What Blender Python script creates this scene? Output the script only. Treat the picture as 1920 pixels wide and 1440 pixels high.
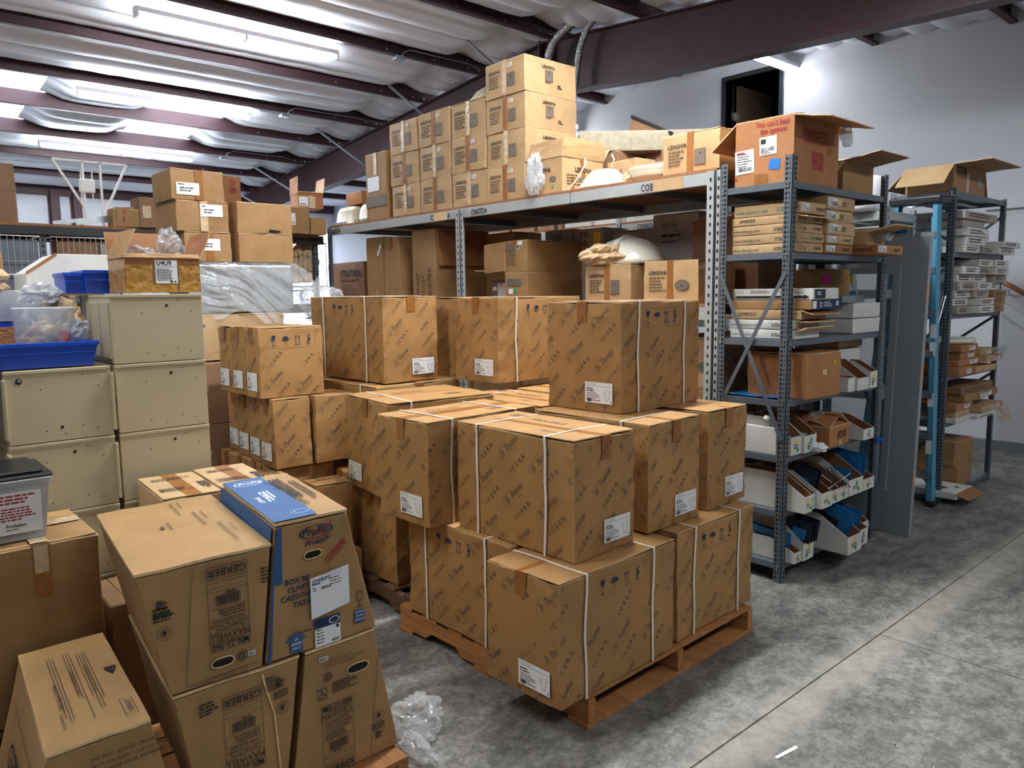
import bpy, bmesh, math, random
from mathutils import Vector, Matrix, noise
R = math.radians
C = bpy.context.scene.collection
for o in list(bpy.data.objects): bpy.data.objects.remove(o)
rnd = random.Random(7)
# ---------------------------------------------------------------- camera
cam_d = bpy.data.cameras.new('camera'); cam = bpy.data.objects.new('camera', cam_d); C.objects.link(cam)
cam_d.sensor_width = 36; cam_d.lens = 1428.6/1920*36; cam_d.clip_end = 100
ya, pi_, ro = R(138.4114498), R(-6.72310143), R(-0.70149047)
fw = Vector((math.cos(ya)*math.cos(pi_), math.sin(ya)*math.cos(pi_), math.sin(pi_)))
rt = Vector((math.sin(ya), -math.cos(ya), 0)); up = rt.cross(fw)
rt2 = math.cos(ro)*rt + math.sin(ro)*up; up2 = -math.sin(ro)*rt + math.cos(ro)*up
M = Matrix((rt2, up2, -fw)).transposed().to_4x4(); M.translation = Vector((0, 0, 1.6))
cam.matrix_world = M
bpy.context.scene.camera = cam
sc = bpy.context.scene
sc.view_settings.view_transform = 'Standard'; sc.view_settings.look = 'None'
sc.view_settings.gamma = 1; sc.view_settings.use_curve_mapping = False
sc.view_settings.exposure = 0.0
w = bpy.data.worlds.new('world'); sc.world = w; w.use_nodes = True
w.node_tree.nodes['Background'].inputs[0].default_value = (.75, .85, 1, 1)
w.node_tree.nodes['Background'].inputs[1].default_value = 0.05
def area(name, loc, sx, sy, e, col=(1, 1, 1), rot=(0, 0, 0), spread=180):
    l = bpy.data.lights.new(name, 'AREA'); l.shape = 'RECTANGLE'; l.size = sx; l.size_y = sy; l.energy = e; l.color = col
    l.spread = R(spread)
    o = bpy.data.objects.new(name, l); C.objects.link(o); o.location = loc; o.rotation_euler = rot
    o['label'] = 'tube lamp light above the stacked boxes'; o['category'] = 'light'
    return o
TUBES = [(-7.72, 3.33, 4.20, 44), (-10.05, 3.33, 3.97, 44), (-12.37, 3.36, 3.74, 40), (-4.65, 7.62, 4.14, 3), (-8.0, 7.4, 4.05, 16),
         (-2.7, 3.2, 4.02, 155), (-3.0, -.4, 4.02, 60), (-6.3, -1.4, 4.3, 14), (1.2, 1.2, 3.68, 15), (1.2, 5.4, 3.68, 34)]  # this row is out of view, added to light the boxes and aisles

# ---------------------------------------------------------------- mesh helpers
class MB:
    def __init__(s): s.v = []; s.f = []; s.m = []
    def add(s, vs, fs, m=0):
        b = len(s.v); s.v += [tuple(q) for q in vs]
        for f in fs: s.f.append(tuple(b+i for i in f)); s.m.append(m)
        return s
    def hexa(s, p, m=0):   # p: 4 bottom ccw, 4 top ccw
        return s.add(p, [(3,2,1,0),(4,5,6,7),(0,1,5,4),(1,2,6,5),(2,3,7,6),(3,0,4,7)], m)
    def box(s, x0, x1, y0, y1, z0, z1, m=0):
        return s.hexa([(x0,y0,z0),(x1,y0,z0),(x1,y1,z0),(x0,y1,z0),(x0,y0,z1),(x1,y0,z1),(x1,y1,z1),(x0,y1,z1)], m)
    def prism(s, pts, o, u, v, n, t, m=0, m2=None, m3=None):   # polygon pts in (u,v) at o, extruded t along n
        o, u, v, n = Vector(o), Vector(u), Vector(v), Vector(n)
        a = [o+u*p[0]+v*p[1] for p in pts]; b = [q+n*t for q in a]; k = len(pts); B = len(s.v)
        s.v += [tuple(q) for q in a+b]
        s.f.append(tuple(B+i for i in range(k))[::-1]); s.m.append(m if m2 is None else m2)
        s.f.append(tuple(B+k+i for i in range(k))); s.m.append(m)
        for i in range(k):
            j = (i+1) % k; s.f.append((B+i, B+j, B+k+j, B+k+i)); s.m.append(m if m3 is None else m3)
        return s
    def tube(s, pts, r, n=8, m=0, cap=True):
        pts = [Vector(p) for p in pts]; rings = []; B0 = len(s.v)
        rr = r if isinstance(r, (list, tuple)) else [r]*len(pts)
        ref = None
        for i, p in enumerate(pts):
            t = (pts[min(i+1, len(pts)-1)]-pts[max(i-1, 0)]).normalized()
            if ref is None: ref = t.orthogonal().normalized()
            else: ref = (ref-t*ref.dot(t)).normalized()
            bb = t.cross(ref)
            for k in range(n):
                a = 2*math.pi*k/n; s.v.append(tuple(p+(ref*math.cos(a)+bb*math.sin(a))*rr[i]))
        for i in range(len(pts)-1):
            for k in range(n):
                a = B0+i*n+k; b = B0+i*n+(k+1) % n
                s.f.append((a, b, b+n, a+n)); s.m.append(m)
        if cap:
            s.f.append(tuple(B0+k for k in range(n))[::-1]); s.m.append(m)
            s.f.append(tuple(B0+(len(pts)-1)*n+k for k in range(n))); s.m.append(m)
        return s
    def grid(s, fn, nu, nv, m=0):
        B = len(s.v)
        for j in range(nv+1):
            for i in range(nu+1): s.v.append(tuple(fn(i/nu, j/nv)))
        for j in range(nv):
            for i in range(nu):
                a = B+j*(nu+1)+i; s.f.append((a, a+1, a+nu+2, a+nu+1)); s.m.append(m)
        return s
    def lathe(s, prof, n=32, m=0, c=(0, 0, 0), sx=1, sy=1):
        B = len(s.v)
        for r, z in prof:
            for k in range(n):
                a = 2*math.pi*k/n; s.v.append((c[0]+r*math.cos(a)*sx, c[1]+r*math.sin(a)*sy, c[2]+z))
        for i in range(len(prof)-1):
            for k in range(n):
                a = B+i*n+k; b = B+i*n+(k+1) % n; s.f.append((a, b, b+n, a+n)); s.m.append(m)
        return s
    def mesh(s, name, mats, smooth=False):
        me = bpy.data.meshes.new(name); me.from_pydata(s.v, [], s.f); 
        for q in (mats if isinstance(mats, (list, tuple)) else [mats]): me.materials.append(q)
        me.polygons.foreach_set('material_index', s.m)
        if smooth: me.polygons.foreach_set('use_smooth', [True]*len(s.f))
        me.update(); return me
    def build(s, name, mats, parent=None, loc=(0, 0, 0), rz=0, smooth=False, bevel=0, kind=None, label=None):
        return link(name, s.mesh(name, mats, smooth), parent, loc, rz, bevel, kind, label)
def link(name, me, parent=None, loc=(0, 0, 0), rz=0, bevel=0, kind=None, label=None):
    o = bpy.data.objects.new(name, me); C.objects.link(o); o.parent = parent; o.location = loc; o.rotation_euler = (0, 0, R(rz))
    if bevel:
        b = o.modifiers.new('bevel', 'BEVEL'); b.width = bevel; b.segments = 2; b.limit_method = 'ANGLE'; b.angle_limit = R(40)
    if kind: o['kind'] = kind
    if label: o['label'] = label
    return o
def thing(name, label, cat, loc=(0, 0, 0), rz=0, group=None, rot=None):
    o = bpy.data.objects.new(name, None); C.objects.link(o); o.location = loc
    o.rotation_euler = rot if rot else (0, 0, R(rz)); o.empty_display_size = .1
    return tag(o, label, cat, group)
def tag(o, label, cat, group=None):
    o['label'] = label; o['category'] = cat
    if group: o['group'] = group
    return o

# ---------------------------------------------------------------- materials
def srgb(r, g, b):
    f = lambda c: c/12.92 if c <= .04045 else ((c+.055)/1.055)**2.4
    return (f(r/255), f(g/255), f(b/255), 1)
def mat(name, col, rough=.6, metal=0, var=0, scale=6, bump=0, bscale=40, emit=None, es=0, alpha=1, trans=0, spec=.5, rand=0, stretch=(1,1,1)):
    m = bpy.data.materials.new(name); m.use_nodes = True; nt = m.node_tree; N = nt.nodes; L = nt.links
    b = N['Principled BSDF']; c = srgb(*col); b.inputs['Base Color'].default_value = c
    b.inputs['Roughness'].default_value = rough; b.inputs['Metallic'].default_value = metal
    b.inputs['Specular IOR Level'].default_value = spec
    if alpha < 1: b.inputs['Alpha'].default_value = alpha
    if trans: b.inputs['Transmission Weight'].default_value = trans
    if emit: b.inputs['Emission Color'].default_value = srgb(*emit); b.inputs['Emission Strength'].default_value = es
    if var or bump or rand:
        tc = N.new('ShaderNodeTexCoord'); mp = N.new('ShaderNodeMapping'); mp.inputs['Scale'].default_value = stretch
        oi = N.new('ShaderNodeObjectInfo'); ad = N.new('ShaderNodeVectorMath'); ad.operation = 'ADD'
        cx = N.new('ShaderNodeCombineXYZ'); ml = N.new('ShaderNodeMath'); ml.operation = 'MULTIPLY'; ml.inputs[1].default_value = 37
        L.new(oi.outputs['Random'], ml.inputs[0]); L.new(ml.outputs[0], cx.inputs[0]); L.new(ml.outputs[0], cx.inputs[1])
        L.new(tc.outputs['Object'], ad.inputs[0]); L.new(cx.outputs[0], ad.inputs[1]); L.new(ad.outputs[0], mp.inputs[0])
    if var or rand:
        nz = N.new('ShaderNodeTexNoise'); nz.inputs['Scale'].default_value = scale; nz.inputs['Detail'].default_value = 6
        nz.inputs['Roughness'].default_value = .65; L.new(mp.outputs[0], nz.inputs['Vector'])
        mr = N.new('ShaderNodeMapRange'); mr.inputs[1].default_value = .3; mr.inputs[2].default_value = .7
        mr.inputs[3].default_value = 1-var; mr.inputs[4].default_value = 1+var; L.new(nz.outputs[0], mr.inputs[0])
        mr2 = N.new('ShaderNodeMapRange'); mr2.inputs[3].default_value = 1-rand; mr2.inputs[4].default_value = 1+rand
        L.new(oi.outputs['Random'], mr2.inputs[0])
        mm = N.new('ShaderNodeMath'); mm.operation = 'MULTIPLY'; L.new(mr.outputs[0], mm.inputs[0]); L.new(mr2.outputs[0], mm.inputs[1])
        vm = N.new('ShaderNodeVectorMath'); vm.operation = 'SCALE'; vm.inputs[0].default_value = c[:3]
        L.new(mm.outputs[0], vm.inputs['Scale']); L.new(vm.outputs[0], b.inputs['Base Color'])
    if bump:
        n2 = N.new('ShaderNodeTexNoise'); n2.inputs['Scale'].default_value = bscale; n2.inputs['Detail'].default_value = 4
        L.new(mp.outputs[0], n2.inputs['Vector'])
        bp = N.new('ShaderNodeBump'); bp.inputs['Strength'].default_value = bump; bp.inputs['Distance'].default_value = .01
        L.new(n2.outputs[0], bp.inputs['Height']); L.new(bp.outputs[0], b.inputs['Normal'])
    return m
def card(name, col, var=.13, rand=.07):
    m = mat(name, col, .68, var=var, scale=5, rand=rand, spec=.5)
    nt = m.node_tree; N = nt.nodes; L = nt.links; b = N['Principled BSDF']
    tc = N.new('ShaderNodeTexCoord')
    wv = N.new('ShaderNodeTexWave'); wv.inputs['Scale'].default_value = 60; wv.inputs['Distortion'].default_value = .4
    wv.bands_direction = 'DIAGONAL'
    mp = N.new('ShaderNodeMapping'); mp.inputs['Scale'].default_value = (1, 1, .02); L.new(tc.outputs['Object'], mp.inputs[0]); L.new(mp.outputs[0], wv.inputs[0])
    n2 = N.new('ShaderNodeTexNoise'); n2.inputs['Scale'].default_value = 3.5; n2.inputs['Detail'].default_value = 5; L.new(tc.outputs['Object'], n2.inputs[0])
    b1 = N.new('ShaderNodeBump'); b1.inputs['Strength'].default_value = .05; b1.inputs['Distance'].default_value = .002; L.new(wv.outputs[0], b1.inputs['Height'])
    b2 = N.new('ShaderNodeBump'); b2.inputs['Strength'].default_value = .35; b2.inputs['Distance'].default_value = .03
    L.new(n2.outputs[0], b2.inputs['Height']); L.new(b1.outputs[0], b2.inputs['Normal']); L.new(b2.outputs[0], b.inputs['Normal'])
    # scuffed paler edges
    bv = N.new('ShaderNodeBevel'); bv.samples = 3; bv.inputs['Radius'].default_value = .005; ge = N.new('ShaderNodeNewGeometry')
    dt = N.new('ShaderNodeVectorMath'); dt.operation = 'DOT_PRODUCT'; L.new(bv.outputs[0], dt.inputs[0]); L.new(ge.outputs['Normal'], dt.inputs[1])
    n3 = N.new('ShaderNodeTexNoise'); n3.inputs['Scale'].default_value = 22; n3.inputs['Detail'].default_value = 5; L.new(tc.outputs['Object'], n3.inputs[0])
    e1 = N.new('ShaderNodeMapRange'); e1.inputs[1].default_value = .985; e1.inputs[2].default_value = .86; L.new(dt.outputs['Value'], e1.inputs[0])
    e2 = N.new('ShaderNodeMapRange'); e2.inputs[1].default_value = .42; e2.inputs[2].default_value = .62; e2.inputs[4].default_value = .75; L.new(n3.outputs[0], e2.inputs[0])
    em = N.new('ShaderNodeMath'); em.operation = 'MULTIPLY'; L.new(e1.outputs[0], em.inputs[0]); L.new(e2.outputs[0], em.inputs[1])
    mx = N.new('ShaderNodeMix'); mx.data_type = 'RGBA'; L.new(em.outputs[0], mx.inputs[0]); mx.inputs[7].default_value = srgb(226, 200, 160)
    L.new(b.inputs['Base Color'].links[0].from_socket, mx.inputs[6]); L.new(mx.outputs[2], b.inputs['Base Color'])
    return m
K = {}
K['icera'] = card('cardboard_orange_brown', (166, 124, 73))
K['brown'] = card('cardboard_brown', (160, 122, 78))
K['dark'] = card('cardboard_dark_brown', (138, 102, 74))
K['lenova'] = card('cardboard_yellow', (184, 150, 107))
K['dura'] = card('cardboard_pale', (186, 154, 113))
K['rust'] = card('cardboard_rust', (168, 113, 68))
K['gerber'] = card('cardboard_tan', (162, 126, 80))
K['edge'] = mat('cardboard_cut_edge', (222, 190, 142), .9, var=.2, scale=60)
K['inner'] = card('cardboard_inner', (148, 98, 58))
K['white'] = mat('white_cardboard', (214, 213, 208), .7, var=.07, scale=7, bump=.15, bscale=25, rand=.04)
K['grey'] = card('grey_white_carton', (168, 160, 152))
K['paper'] = mat('white_paper', (236, 238, 240), .6, var=.03, bump=.1)
K['tape'] = mat('brown_tape', (150, 98, 50), .28, var=.15, scale=20, bump=.3, bscale=30)
K['cleartape'] = mat('clear_tape', (205, 180, 145), .15, var=.2, scale=30, bump=.7, bscale=45)
K['ink'] = mat('black_ink', (34, 30, 32), .7)
K['inkg'] = mat('faded_ink', (92, 74, 58), .8)
K['inkp'] = mat('blue_grey_print', (70, 66, 66), .8)
K['blue_ink'] = mat('blue_ink', (38, 84, 134), .6, var=.08, scale=20)
K['navy'] = mat('navy_ink', (24, 42, 78), .6)
K['red'] = mat('red_ink', (164, 40, 38), .6)
K['green'] = mat('green_ink', (48, 150, 80), .6)
K['teal'] = mat('teal_ink', (30, 130, 120), .6)
K['yellow'] = mat('yellow_label', (238, 208, 40), .6)
K['pink'] = mat('pink_label', (222, 40, 140), .6)
K['btape'] = mat('blue_painters_tape', (30, 120, 200), .6)
K['pgrey'] = mat('printed_grey', (112, 100, 90), .6, var=.15, scale=9)
K['strap'] = mat('white_plastic_strap', (232, 226, 214), .35)
K['steel'] = mat('grey_painted_steel', (104, 112, 120), .42, .3, var=.08, scale=10, bump=.05)
K['steelL'] = mat('light_grey_painted_steel', (176, 180, 180), .4, .2, var=.06, scale=10)
K['hole'] = mat('hole_shade', (14, 14, 16), .9)  # flat near-black colour stands in for the shade inside holes
K['bolt'] = mat('bright_bolt', (215, 215, 215), .25, .9)
K['redsteel'] = mat('oxide_red_steel', (66, 40, 45), .5, .1, var=.16, scale=5, bump=.08)
K['galv'] = mat('galvanised_metal', (170, 176, 182), .35, .85, var=.12, scale=20)
K['cream'] = mat('cream_painted_metal', (190, 178, 146), .38, 0, var=.03, scale=3, bump=.04, bscale=90)
K['bin'] = mat('blue_plastic', (20, 74, 190), .32, 0, var=.04, scale=6)
K['black'] = mat('black_plastic', (26, 28, 30), .35)
K['ceramic'] = mat('white_ceramic', (226, 224, 210), .22, var=.03)
K['bisque'] = mat('bisque_ceramic', (196, 188, 164), .4, var=.06)
K['film'] = mat('clear_plastic_film', (235, 238, 240), .12, 0, bump=.9, bscale=9, alpha=.34, spec=.9)
K['film2'] = mat('milky_plastic_film', (200, 204, 208), .18, 0, bump=.8, bscale=7, alpha=.42, spec=.9)
K['clear'] = mat('clear_plastic_tub', (205, 212, 216), .12, 0, alpha=.45, spec=.7)
K['wood'] = mat('pallet_wood', (168, 114, 64), .75, var=.28, scale=9, bump=.5, bscale=25, rand=.14, stretch=(.3, 3, 3))
K['woodd'] = mat('old_pallet_wood', (104, 74, 52), .8, var=.3, scale=9, bump=.5, bscale=25, rand=.2, stretch=(.3, 3, 3))
K['particle'] = mat('particle_board', (150, 104, 70), .85, var=.25, scale=60)
K['ladder'] = mat('blue_fibreglass', (76, 150, 182), .5, var=.12, scale=14, stretch=(1, 1, .2))
K['door'] = mat('grey_painted_door', (142, 150, 156), .45, var=.05, scale=3)
K['glass'] = mat('door_glass', (120, 150, 165), .06, alpha=.35, spec=.8)
K['rail'] = mat('brown_handrail_wood', (132, 84, 52), .4, var=.15)
K['bluepack'] = mat('blue_blister_card', (38, 116, 178), .2, var=.25, scale=14)
K['darkpack'] = mat('dark_blister_card', (34, 42, 62), .2, var=.3, scale=14)
K['foil'] = mat('crinkled_foil', (176, 178, 182), .25, .95, var=.25, scale=30, bump=1, bscale=60)
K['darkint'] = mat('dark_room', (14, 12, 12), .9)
K['kraft'] = mat('crumpled_kraft_paper', (196, 168, 132), .85, var=.12, scale=8, bump=.8, bscale=18)
K['tube'] = mat('lit_tube', (255, 255, 255), .5, emit=(246, 250, 255), es=42)
K['sky'] = mat('translucent_skylight', (240, 244, 250), .6, emit=(225, 238, 255), es=10)
K['day'] = mat('bright_daylight_panel', (240, 244, 250), .6, emit=(222, 234, 255), es=2.2)
K['lampw'] = mat('white_enamel', (230, 232, 232), .35)

# ---------------------------------------------------------------- flat print
_tc = {}
def text2d(body, bold=0.0, shear=0.0, space=1.0):
    k = (body, bold, shear, space)
    if k not in _tc:
        cu = bpy.data.curves.new('t', 'FONT'); cu.body = body; cu.size = 1; cu.resolution_u = 2; cu.offset = bold
        cu.shear = shear; cu.space_character = space; cu.fill_mode = 'BOTH' if False else 'FRONT'
        o = bpy.data.objects.new('t', cu); me = bpy.data.meshes.new_from_object(o)
        _tc[k] = ([(v.co.x, v.co.y) for v in me.vertices], [tuple(p.vertices) for p in me.polygons])
        bpy.data.objects.remove(o); bpy.data.meshes.remove(me); bpy.data.curves.remove(cu)
    return _tc[k]
class Dec:
    """flat print laid out in metres on one face"""
    def __init__(s, W=99, H=99): s.p = []; s.W = W; s.H = H; s.mats = []
    def mi(s, m):
        if m not in s.mats: s.mats.append(m)
        return s.mats.index(m)
    def poly(s, vs, m='ink', lay=1): s.p.append((list(vs), [tuple(range(len(vs)))], s.mi(m), lay)); return s
    def rect(s, x, y, w, h, m='ink', lay=1, a=0):
        c, n = math.cos(R(a)), math.sin(R(a))
        return s.poly([(x+c*i-n*j, y+n*i+c*j) for i, j in ((0, 0), (w, 0), (w, h), (0, h))], m, lay)
    def frame(s, x, y, w, h, t=.0015, m='ink', lay=1):
        s.rect(x, y, w, t, m, lay); s.rect(x, y+h-t, w, t, m, lay); s.rect(x, y+t, t, h-2*t, m, lay); return s.rect(x+w-t, y+t, t, h-2*t, m, lay)
    def ring(s, x, y, r, t, m='ink', lay=1, n=20, sy=1):
        vs = []; 
        for k in range(n):
            a = 2*math.pi*k/n; vs += [(x+math.cos(a)*r, y+math.sin(a)*r*sy), (x+math.cos(a)*(r-t), y+math.sin(a)*(r-t)*sy)]
        s.p.append((vs, [(2*k, (2*k+2) % (2*n), (2*k+3) % (2*n), 2*k+1) for k in range(n)], s.mi(m), lay)); return s
    def disc(s, x, y, r, m='ink', lay=1, n=14, sy=1): return s.poly([(x+r*math.cos(2*math.pi*k/n), y+r*sy*math.sin(2*math.pi*k/n)) for k in range(n)], m, lay)
    def line(s, pts, t, m='ink', lay=1):
        for a, b in zip(pts, pts[1:]):
            dx, dy = b[0]-a[0], b[1]-a[1]; l = math.hypot(dx, dy) or 1; nx, ny = -dy/l*t/2, dx/l*t/2
            s.poly([(a[0]+nx, a[1]+ny), (a[0]-nx, a[1]-ny), (b[0]-nx, b[1]-ny), (b[0]+nx, b[1]+ny)], m, lay)
        return s
    def text(s, body, x, y, size, m='ink', a=0, bold=.0, shear=0, space=1, lay=2, center=False, sx=1, clip=True):
        vs, fs = text2d(body, bold, shear, space)
        if not vs: return s
        if center: mx = max(v[0] for v in vs)/2; vs = [(v[0]-mx, v[1]) for v in vs]
        c, n = math.cos(R(a)), math.sin(R(a))
        vs = [(x+size*(c*p*sx-n*q), y+size*(n*p*sx+c*q)) for p, q in vs]
        fs = [f for f in fs if s.W > 50 or all(0 < vs[i][0] < s.W and 0 < vs[i][1] < s.H for i in f)]
        if fs:
            us = sorted({i for f in fs for i in f}); mp = {q: i for i, q in enumerate(us)}
            s.p.append(([vs[i] for i in us], [tuple(mp[i] for i in f) for f in fs], s.mi(m), lay))
        return s
    def lines(s, x, y, w, n, dy, h, m='inkg', a=0, seed=1, lay=2):
        r = random.Random(seed); c, q = math.cos(R(a)), math.sin(R(a))
        for i in range(n):
            t = 0; e = w*r.uniform(.6, 1)
            while t < e:
                k = min(h*r.uniform(1.2, 4), e-t)
                if k > h*.4: s.rect(x+c*t+q*i*dy, y+q*t-c*i*dy, k, h, m, lay, a)
                t += k+h*.55
        return s
    def bars(s, x, y, w, h, m='ink', seed=1, lay=2):
        r = random.Random(seed); t = 0
        while t < w:
            k = w/60*r.choice((1, 1, 2, 3)); s.rect(x+t, y, min(k, w-t), h, m, lay); t += k+w/60*r.choice((1, 1, 2))
        return s
    def mesh(s, name, o, u, v, off=.0012):
        o, u, v = Vector(o), Vector(u), Vector(v); n = u.cross(v).normalized(); mb = MB()
        for vs, fs, m, lay in s.p:
            mb.add([o+u*p+v*q+n*(off+lay*.0004) for p, q in vs], fs, m)
        return mb.mesh(name, [K[q] for q in s.mats])
    def put(s, name, par, o, u, v, off=.0012, label=None): 
        return link(name, s.mesh(name, o, u, v, off), par, label=label, kind='stuff' if name in ('printing', 'sticker', 'screw_holes') else None)
FR = {'L': lambda w, d, h: ((-w, 0, 0), (1, 0, 0), (0, 0, 1)), 'R': lambda w, d, h: ((0, 0, 0), (0, 1, 0), (0, 0, 1)),
      'T': lambda w, d, h: ((-w, 0, h), (1, 0, 0), (0, 1, 0)), 'TR': lambda w, d, h: ((0, 0, h), (0, 1, 0), (-1, 0, 0))}
# ---------------------------------------------------------------- boxes
def body_mesh(w, d, h, seed, amp=.004, n=7, crush=.006):
    """closed carton: near corner at origin, runs to -x, +y, +z; faces gently bowed, edges uneven"""
    mb = MB(); idx = {}
    so = Vector((seed*3.7, seed*1.3, seed*.7))
    def vert(i, j, k):
        if (i, j, k) in idx: return idx[(i, j, k)]
        p = Vector((-w*i/n, d*j/n, h*k/n)); q = noise.noise_vector(p*4+so)*amp
        ext = (i in (0, n))+(j in (0, n))+(k in (0, n))
        if ext >= 2:
            q += noise.noise_vector(p*17+so)*crush*.6
            c = Vector((-w/2, d/2, h/2)); q += (c-p).normalized()*crush*abs(noise.noise(p*11+so))
        if k == 0: q.z = max(q.z, 0)*.4
        bul = amp*.8
        if i == 0 or i == n: q.x += (bul if i == 0 else -bul)*math.sin(math.pi*j/n)*math.sin(math.pi*k/n)
        if j == 0 or j == n: q.y += (-bul if j == 0 else bul)*math.sin(math.pi*i/n)*math.sin(math.pi*k/n)
        idx[(i, j, k)] = len(mb.v); mb.v.append(tuple(p+q)); return idx[(i, j, k)]
    for a in range(n):
        for b in range(n):
            for f in (((0,a,b),(0,a+1,b),(0,a+1,b+1),(0,a,b+1)), ((n,a,b),(n,a,b+1),(n,a+1,b+1),(n,a+1,b)),
                      ((a,0,b),(a,0,b+1),(a+1,0,b+1),(a+1,0,b)), ((a,n,b),(a+1,n,b),(a+1,n,b+1),(a,n,b+1)),
                      ((a,b,0),(a+1,b,0),(a+1,b+1,0),(a,b+1,0)), ((a,b,n),(a,b+1,n),(a+1,b+1,n),(a+1,b,n))):
                mb.f.append(tuple(vert(*q) for q in f)); mb.m.append(0)
    return mb
def carton(label, N, w, d, h, th=0, mt='brown', group=None, seam='x', tape=None, cat='box', name='cardboard_box', n=6, amp=.004, flaps=True, crush=.006):
    """closed carton; seam 'x' = top seam runs along x"""
    t = thing(name, label, cat, N, th, group); sd = rnd.random()*50
    hb = h-(.004 if flaps else 0)
    body_mesh(w, d, hb, sd, amp, n, crush).build('box_body', K[mt], t, smooth=False, bevel=.003)
    if flaps:
        for q in (0, 1):
            m = MB(); g = .0025; e = rnd.uniform(.0, .004)
            if seam == 'x': x0, x1, y0, y1 = -w+.004, -.004, (.003 if q == 0 else d/2+g), (d/2-g if q == 0 else d-.003)
            else: x0, x1, y0, y1 = (-w+.003 if q == 0 else -w/2+g), (-w/2-g if q == 0 else -.003), .004, d-.004
            def fz(u, v, z): 
                return (x0+(x1-x0)*u, y0+(y1-y0)*v, hb+z+.0025*noise.noise(Vector((x0+u*w*5, y0+v*d*5, sd)))+e)
            for z in (0, .004): m.grid((lambda u, v: fz(u, v, z)) , 4, 4, 0)
            k = 25
            for a in range(4):
                for (p0, p1) in (((a), (a+1)), ((20+a+1), (20+a)), ((a*5+5), (a*5)), ((a*5+4), (a*5+9))):
                    m.f.append((p0, p1, p1+k, p0+k)); m.m.append(1)
            m.build('top_flap', [K[mt], K['edge']], t)
    if tape:
        tw, dn, tm = tape
        m = MB()
        if seam == 'x':
            m.box(-w-.001, .0015, d/2-tw/2, d/2+tw/2, h+.001, h+.0022); m.box(.0045, .0056, d/2-tw/2, d/2+tw/2, h-dn, h+.0022)
            m.box(-w-.0056, -w-.0045, d/2-tw/2, d/2+tw/2, h-dn, h+.0022)
        else:
            m.box(-w/2-tw/2, -w/2+tw/2, -.0015, d+.001, h+.001, h+.0022); m.box(-w/2-tw/2, -w/2+tw/2, -.0056, -.0045, h-dn, h+.0022)
        m.build('packing_tape', K[tm], t)
    return t
def stamp(t, face, w, d, h, dec, name='printing', off=.0052, label=None):
    o, u, v = FR[face](w, d, h); return dec.put(name, t, o, u, v, off if face != 'T' and face != 'TR' else .004, label)
def label_plate(dec, x, y, w, h, m='paper', a=0): return dec.rect(x, y, w, h, m, 1, a)

def symbols(D, x, y, s, m='navy'):
    """glass, umbrella, two arrows, hook in a row; s = height"""
    D.frame(x-s*.35, y-s*.25, s*5.1, s*1.5, s*.02, 'inkg')
    g = x+s*.25
    D.poly([(g-.22*s, y+s), (g-.13*s, y+.6*s), (g, y+.5*s), (g+.13*s, y+.6*s), (g+.22*s, y+s)], m); D.rect(g-.02*s, y+.05*s, .04*s, .5*s, m); D.rect(g-.2*s, y, .4*s, .06*s, m)
    u = x+s*1.5; D.poly([(u+.36*s*math.cos(R(a)), y+.55*s+.36*s*math.sin(R(a))) for a in range(0, 181, 20)], m)
    D.rect(u-.02*s, y, .04*s, .6*s, m)
    for k in (2.6, 2.95): 
        D.rect(x+s*k-.02*s, y, .05*s, .85*s, m); D.poly([(x+s*k-.1*s, y+.75*s), (x+s*k+.1*s, y+.75*s), (x+s*k, y+s)], m)
    D.rect(x+s*2.45, y, s*.65, .04*s, m)
    q = x+s*4.0; D.line([(q+.18*s, y+.85*s), (q, y+s), (q-.18*s, y+.85*s), (q, y+.7*s), (q+.15*s, y+.5*s), (q-.15*s, y+.4*s), (q+.02*s, y+.65*s), (q+.02*s, y+.1*s), (q-.15*s, y), (q-.2*s, y+.2*s)], .07*s, m)
    return D
_pc = {}
def icera_print(W, H, sym, seed, flip):
    D = Dec(W, H); r = random.Random(seed); a = 46; ox, oy = r.uniform(-.08, .04), r.uniform(-.06, .02)
    c, s_ = math.cos(R(a)), math.sin(R(a)); p0, q0 = r.uniform(0, .2), r.uniform(0, .08)
    for k in range(-10, 12):
        for n in range(-2, 8):
            p, q = p0+n*.215+(.1 if k % 4 in (1, 2) else 0), q0+k*.074; x, y = c*p-s_*q, s_*p+c*q
            if not (-.12 < x < W and -.12 < y < H): continue
            if sym and y > H-.2 and sym-.16 < x < sym+.22: continue
            if k % 2: D.text('ICERA', x, y, .026, 'inkp', a, space=1.75, lay=1, bold=.004)
            else:
                D.text('St. Thomas', x, y, .040, 'inkp', a, shear=.5, sx=.70, lay=1, bold=-.006)
                D.text('CREATIONS', x+.03, y+.002, .0095, 'inkp', a, space=1.9, lay=1)
                if 0 < x-.02 and x+.06 < W and 0 < y-.01 and y+.07 < H:
                    D.line([(x+c*p_-s_*q_, y+s_*p_+c*q_) for p_, q_ in ((-.004, .002), (-.016, .008), (-.012, .022), (.006, .032), (.035, .038), (.066, .036))], .0012, 'inkp', 1)
    if sym: symbols(D, sym-.03, H-.09, .056)
    return D
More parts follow.
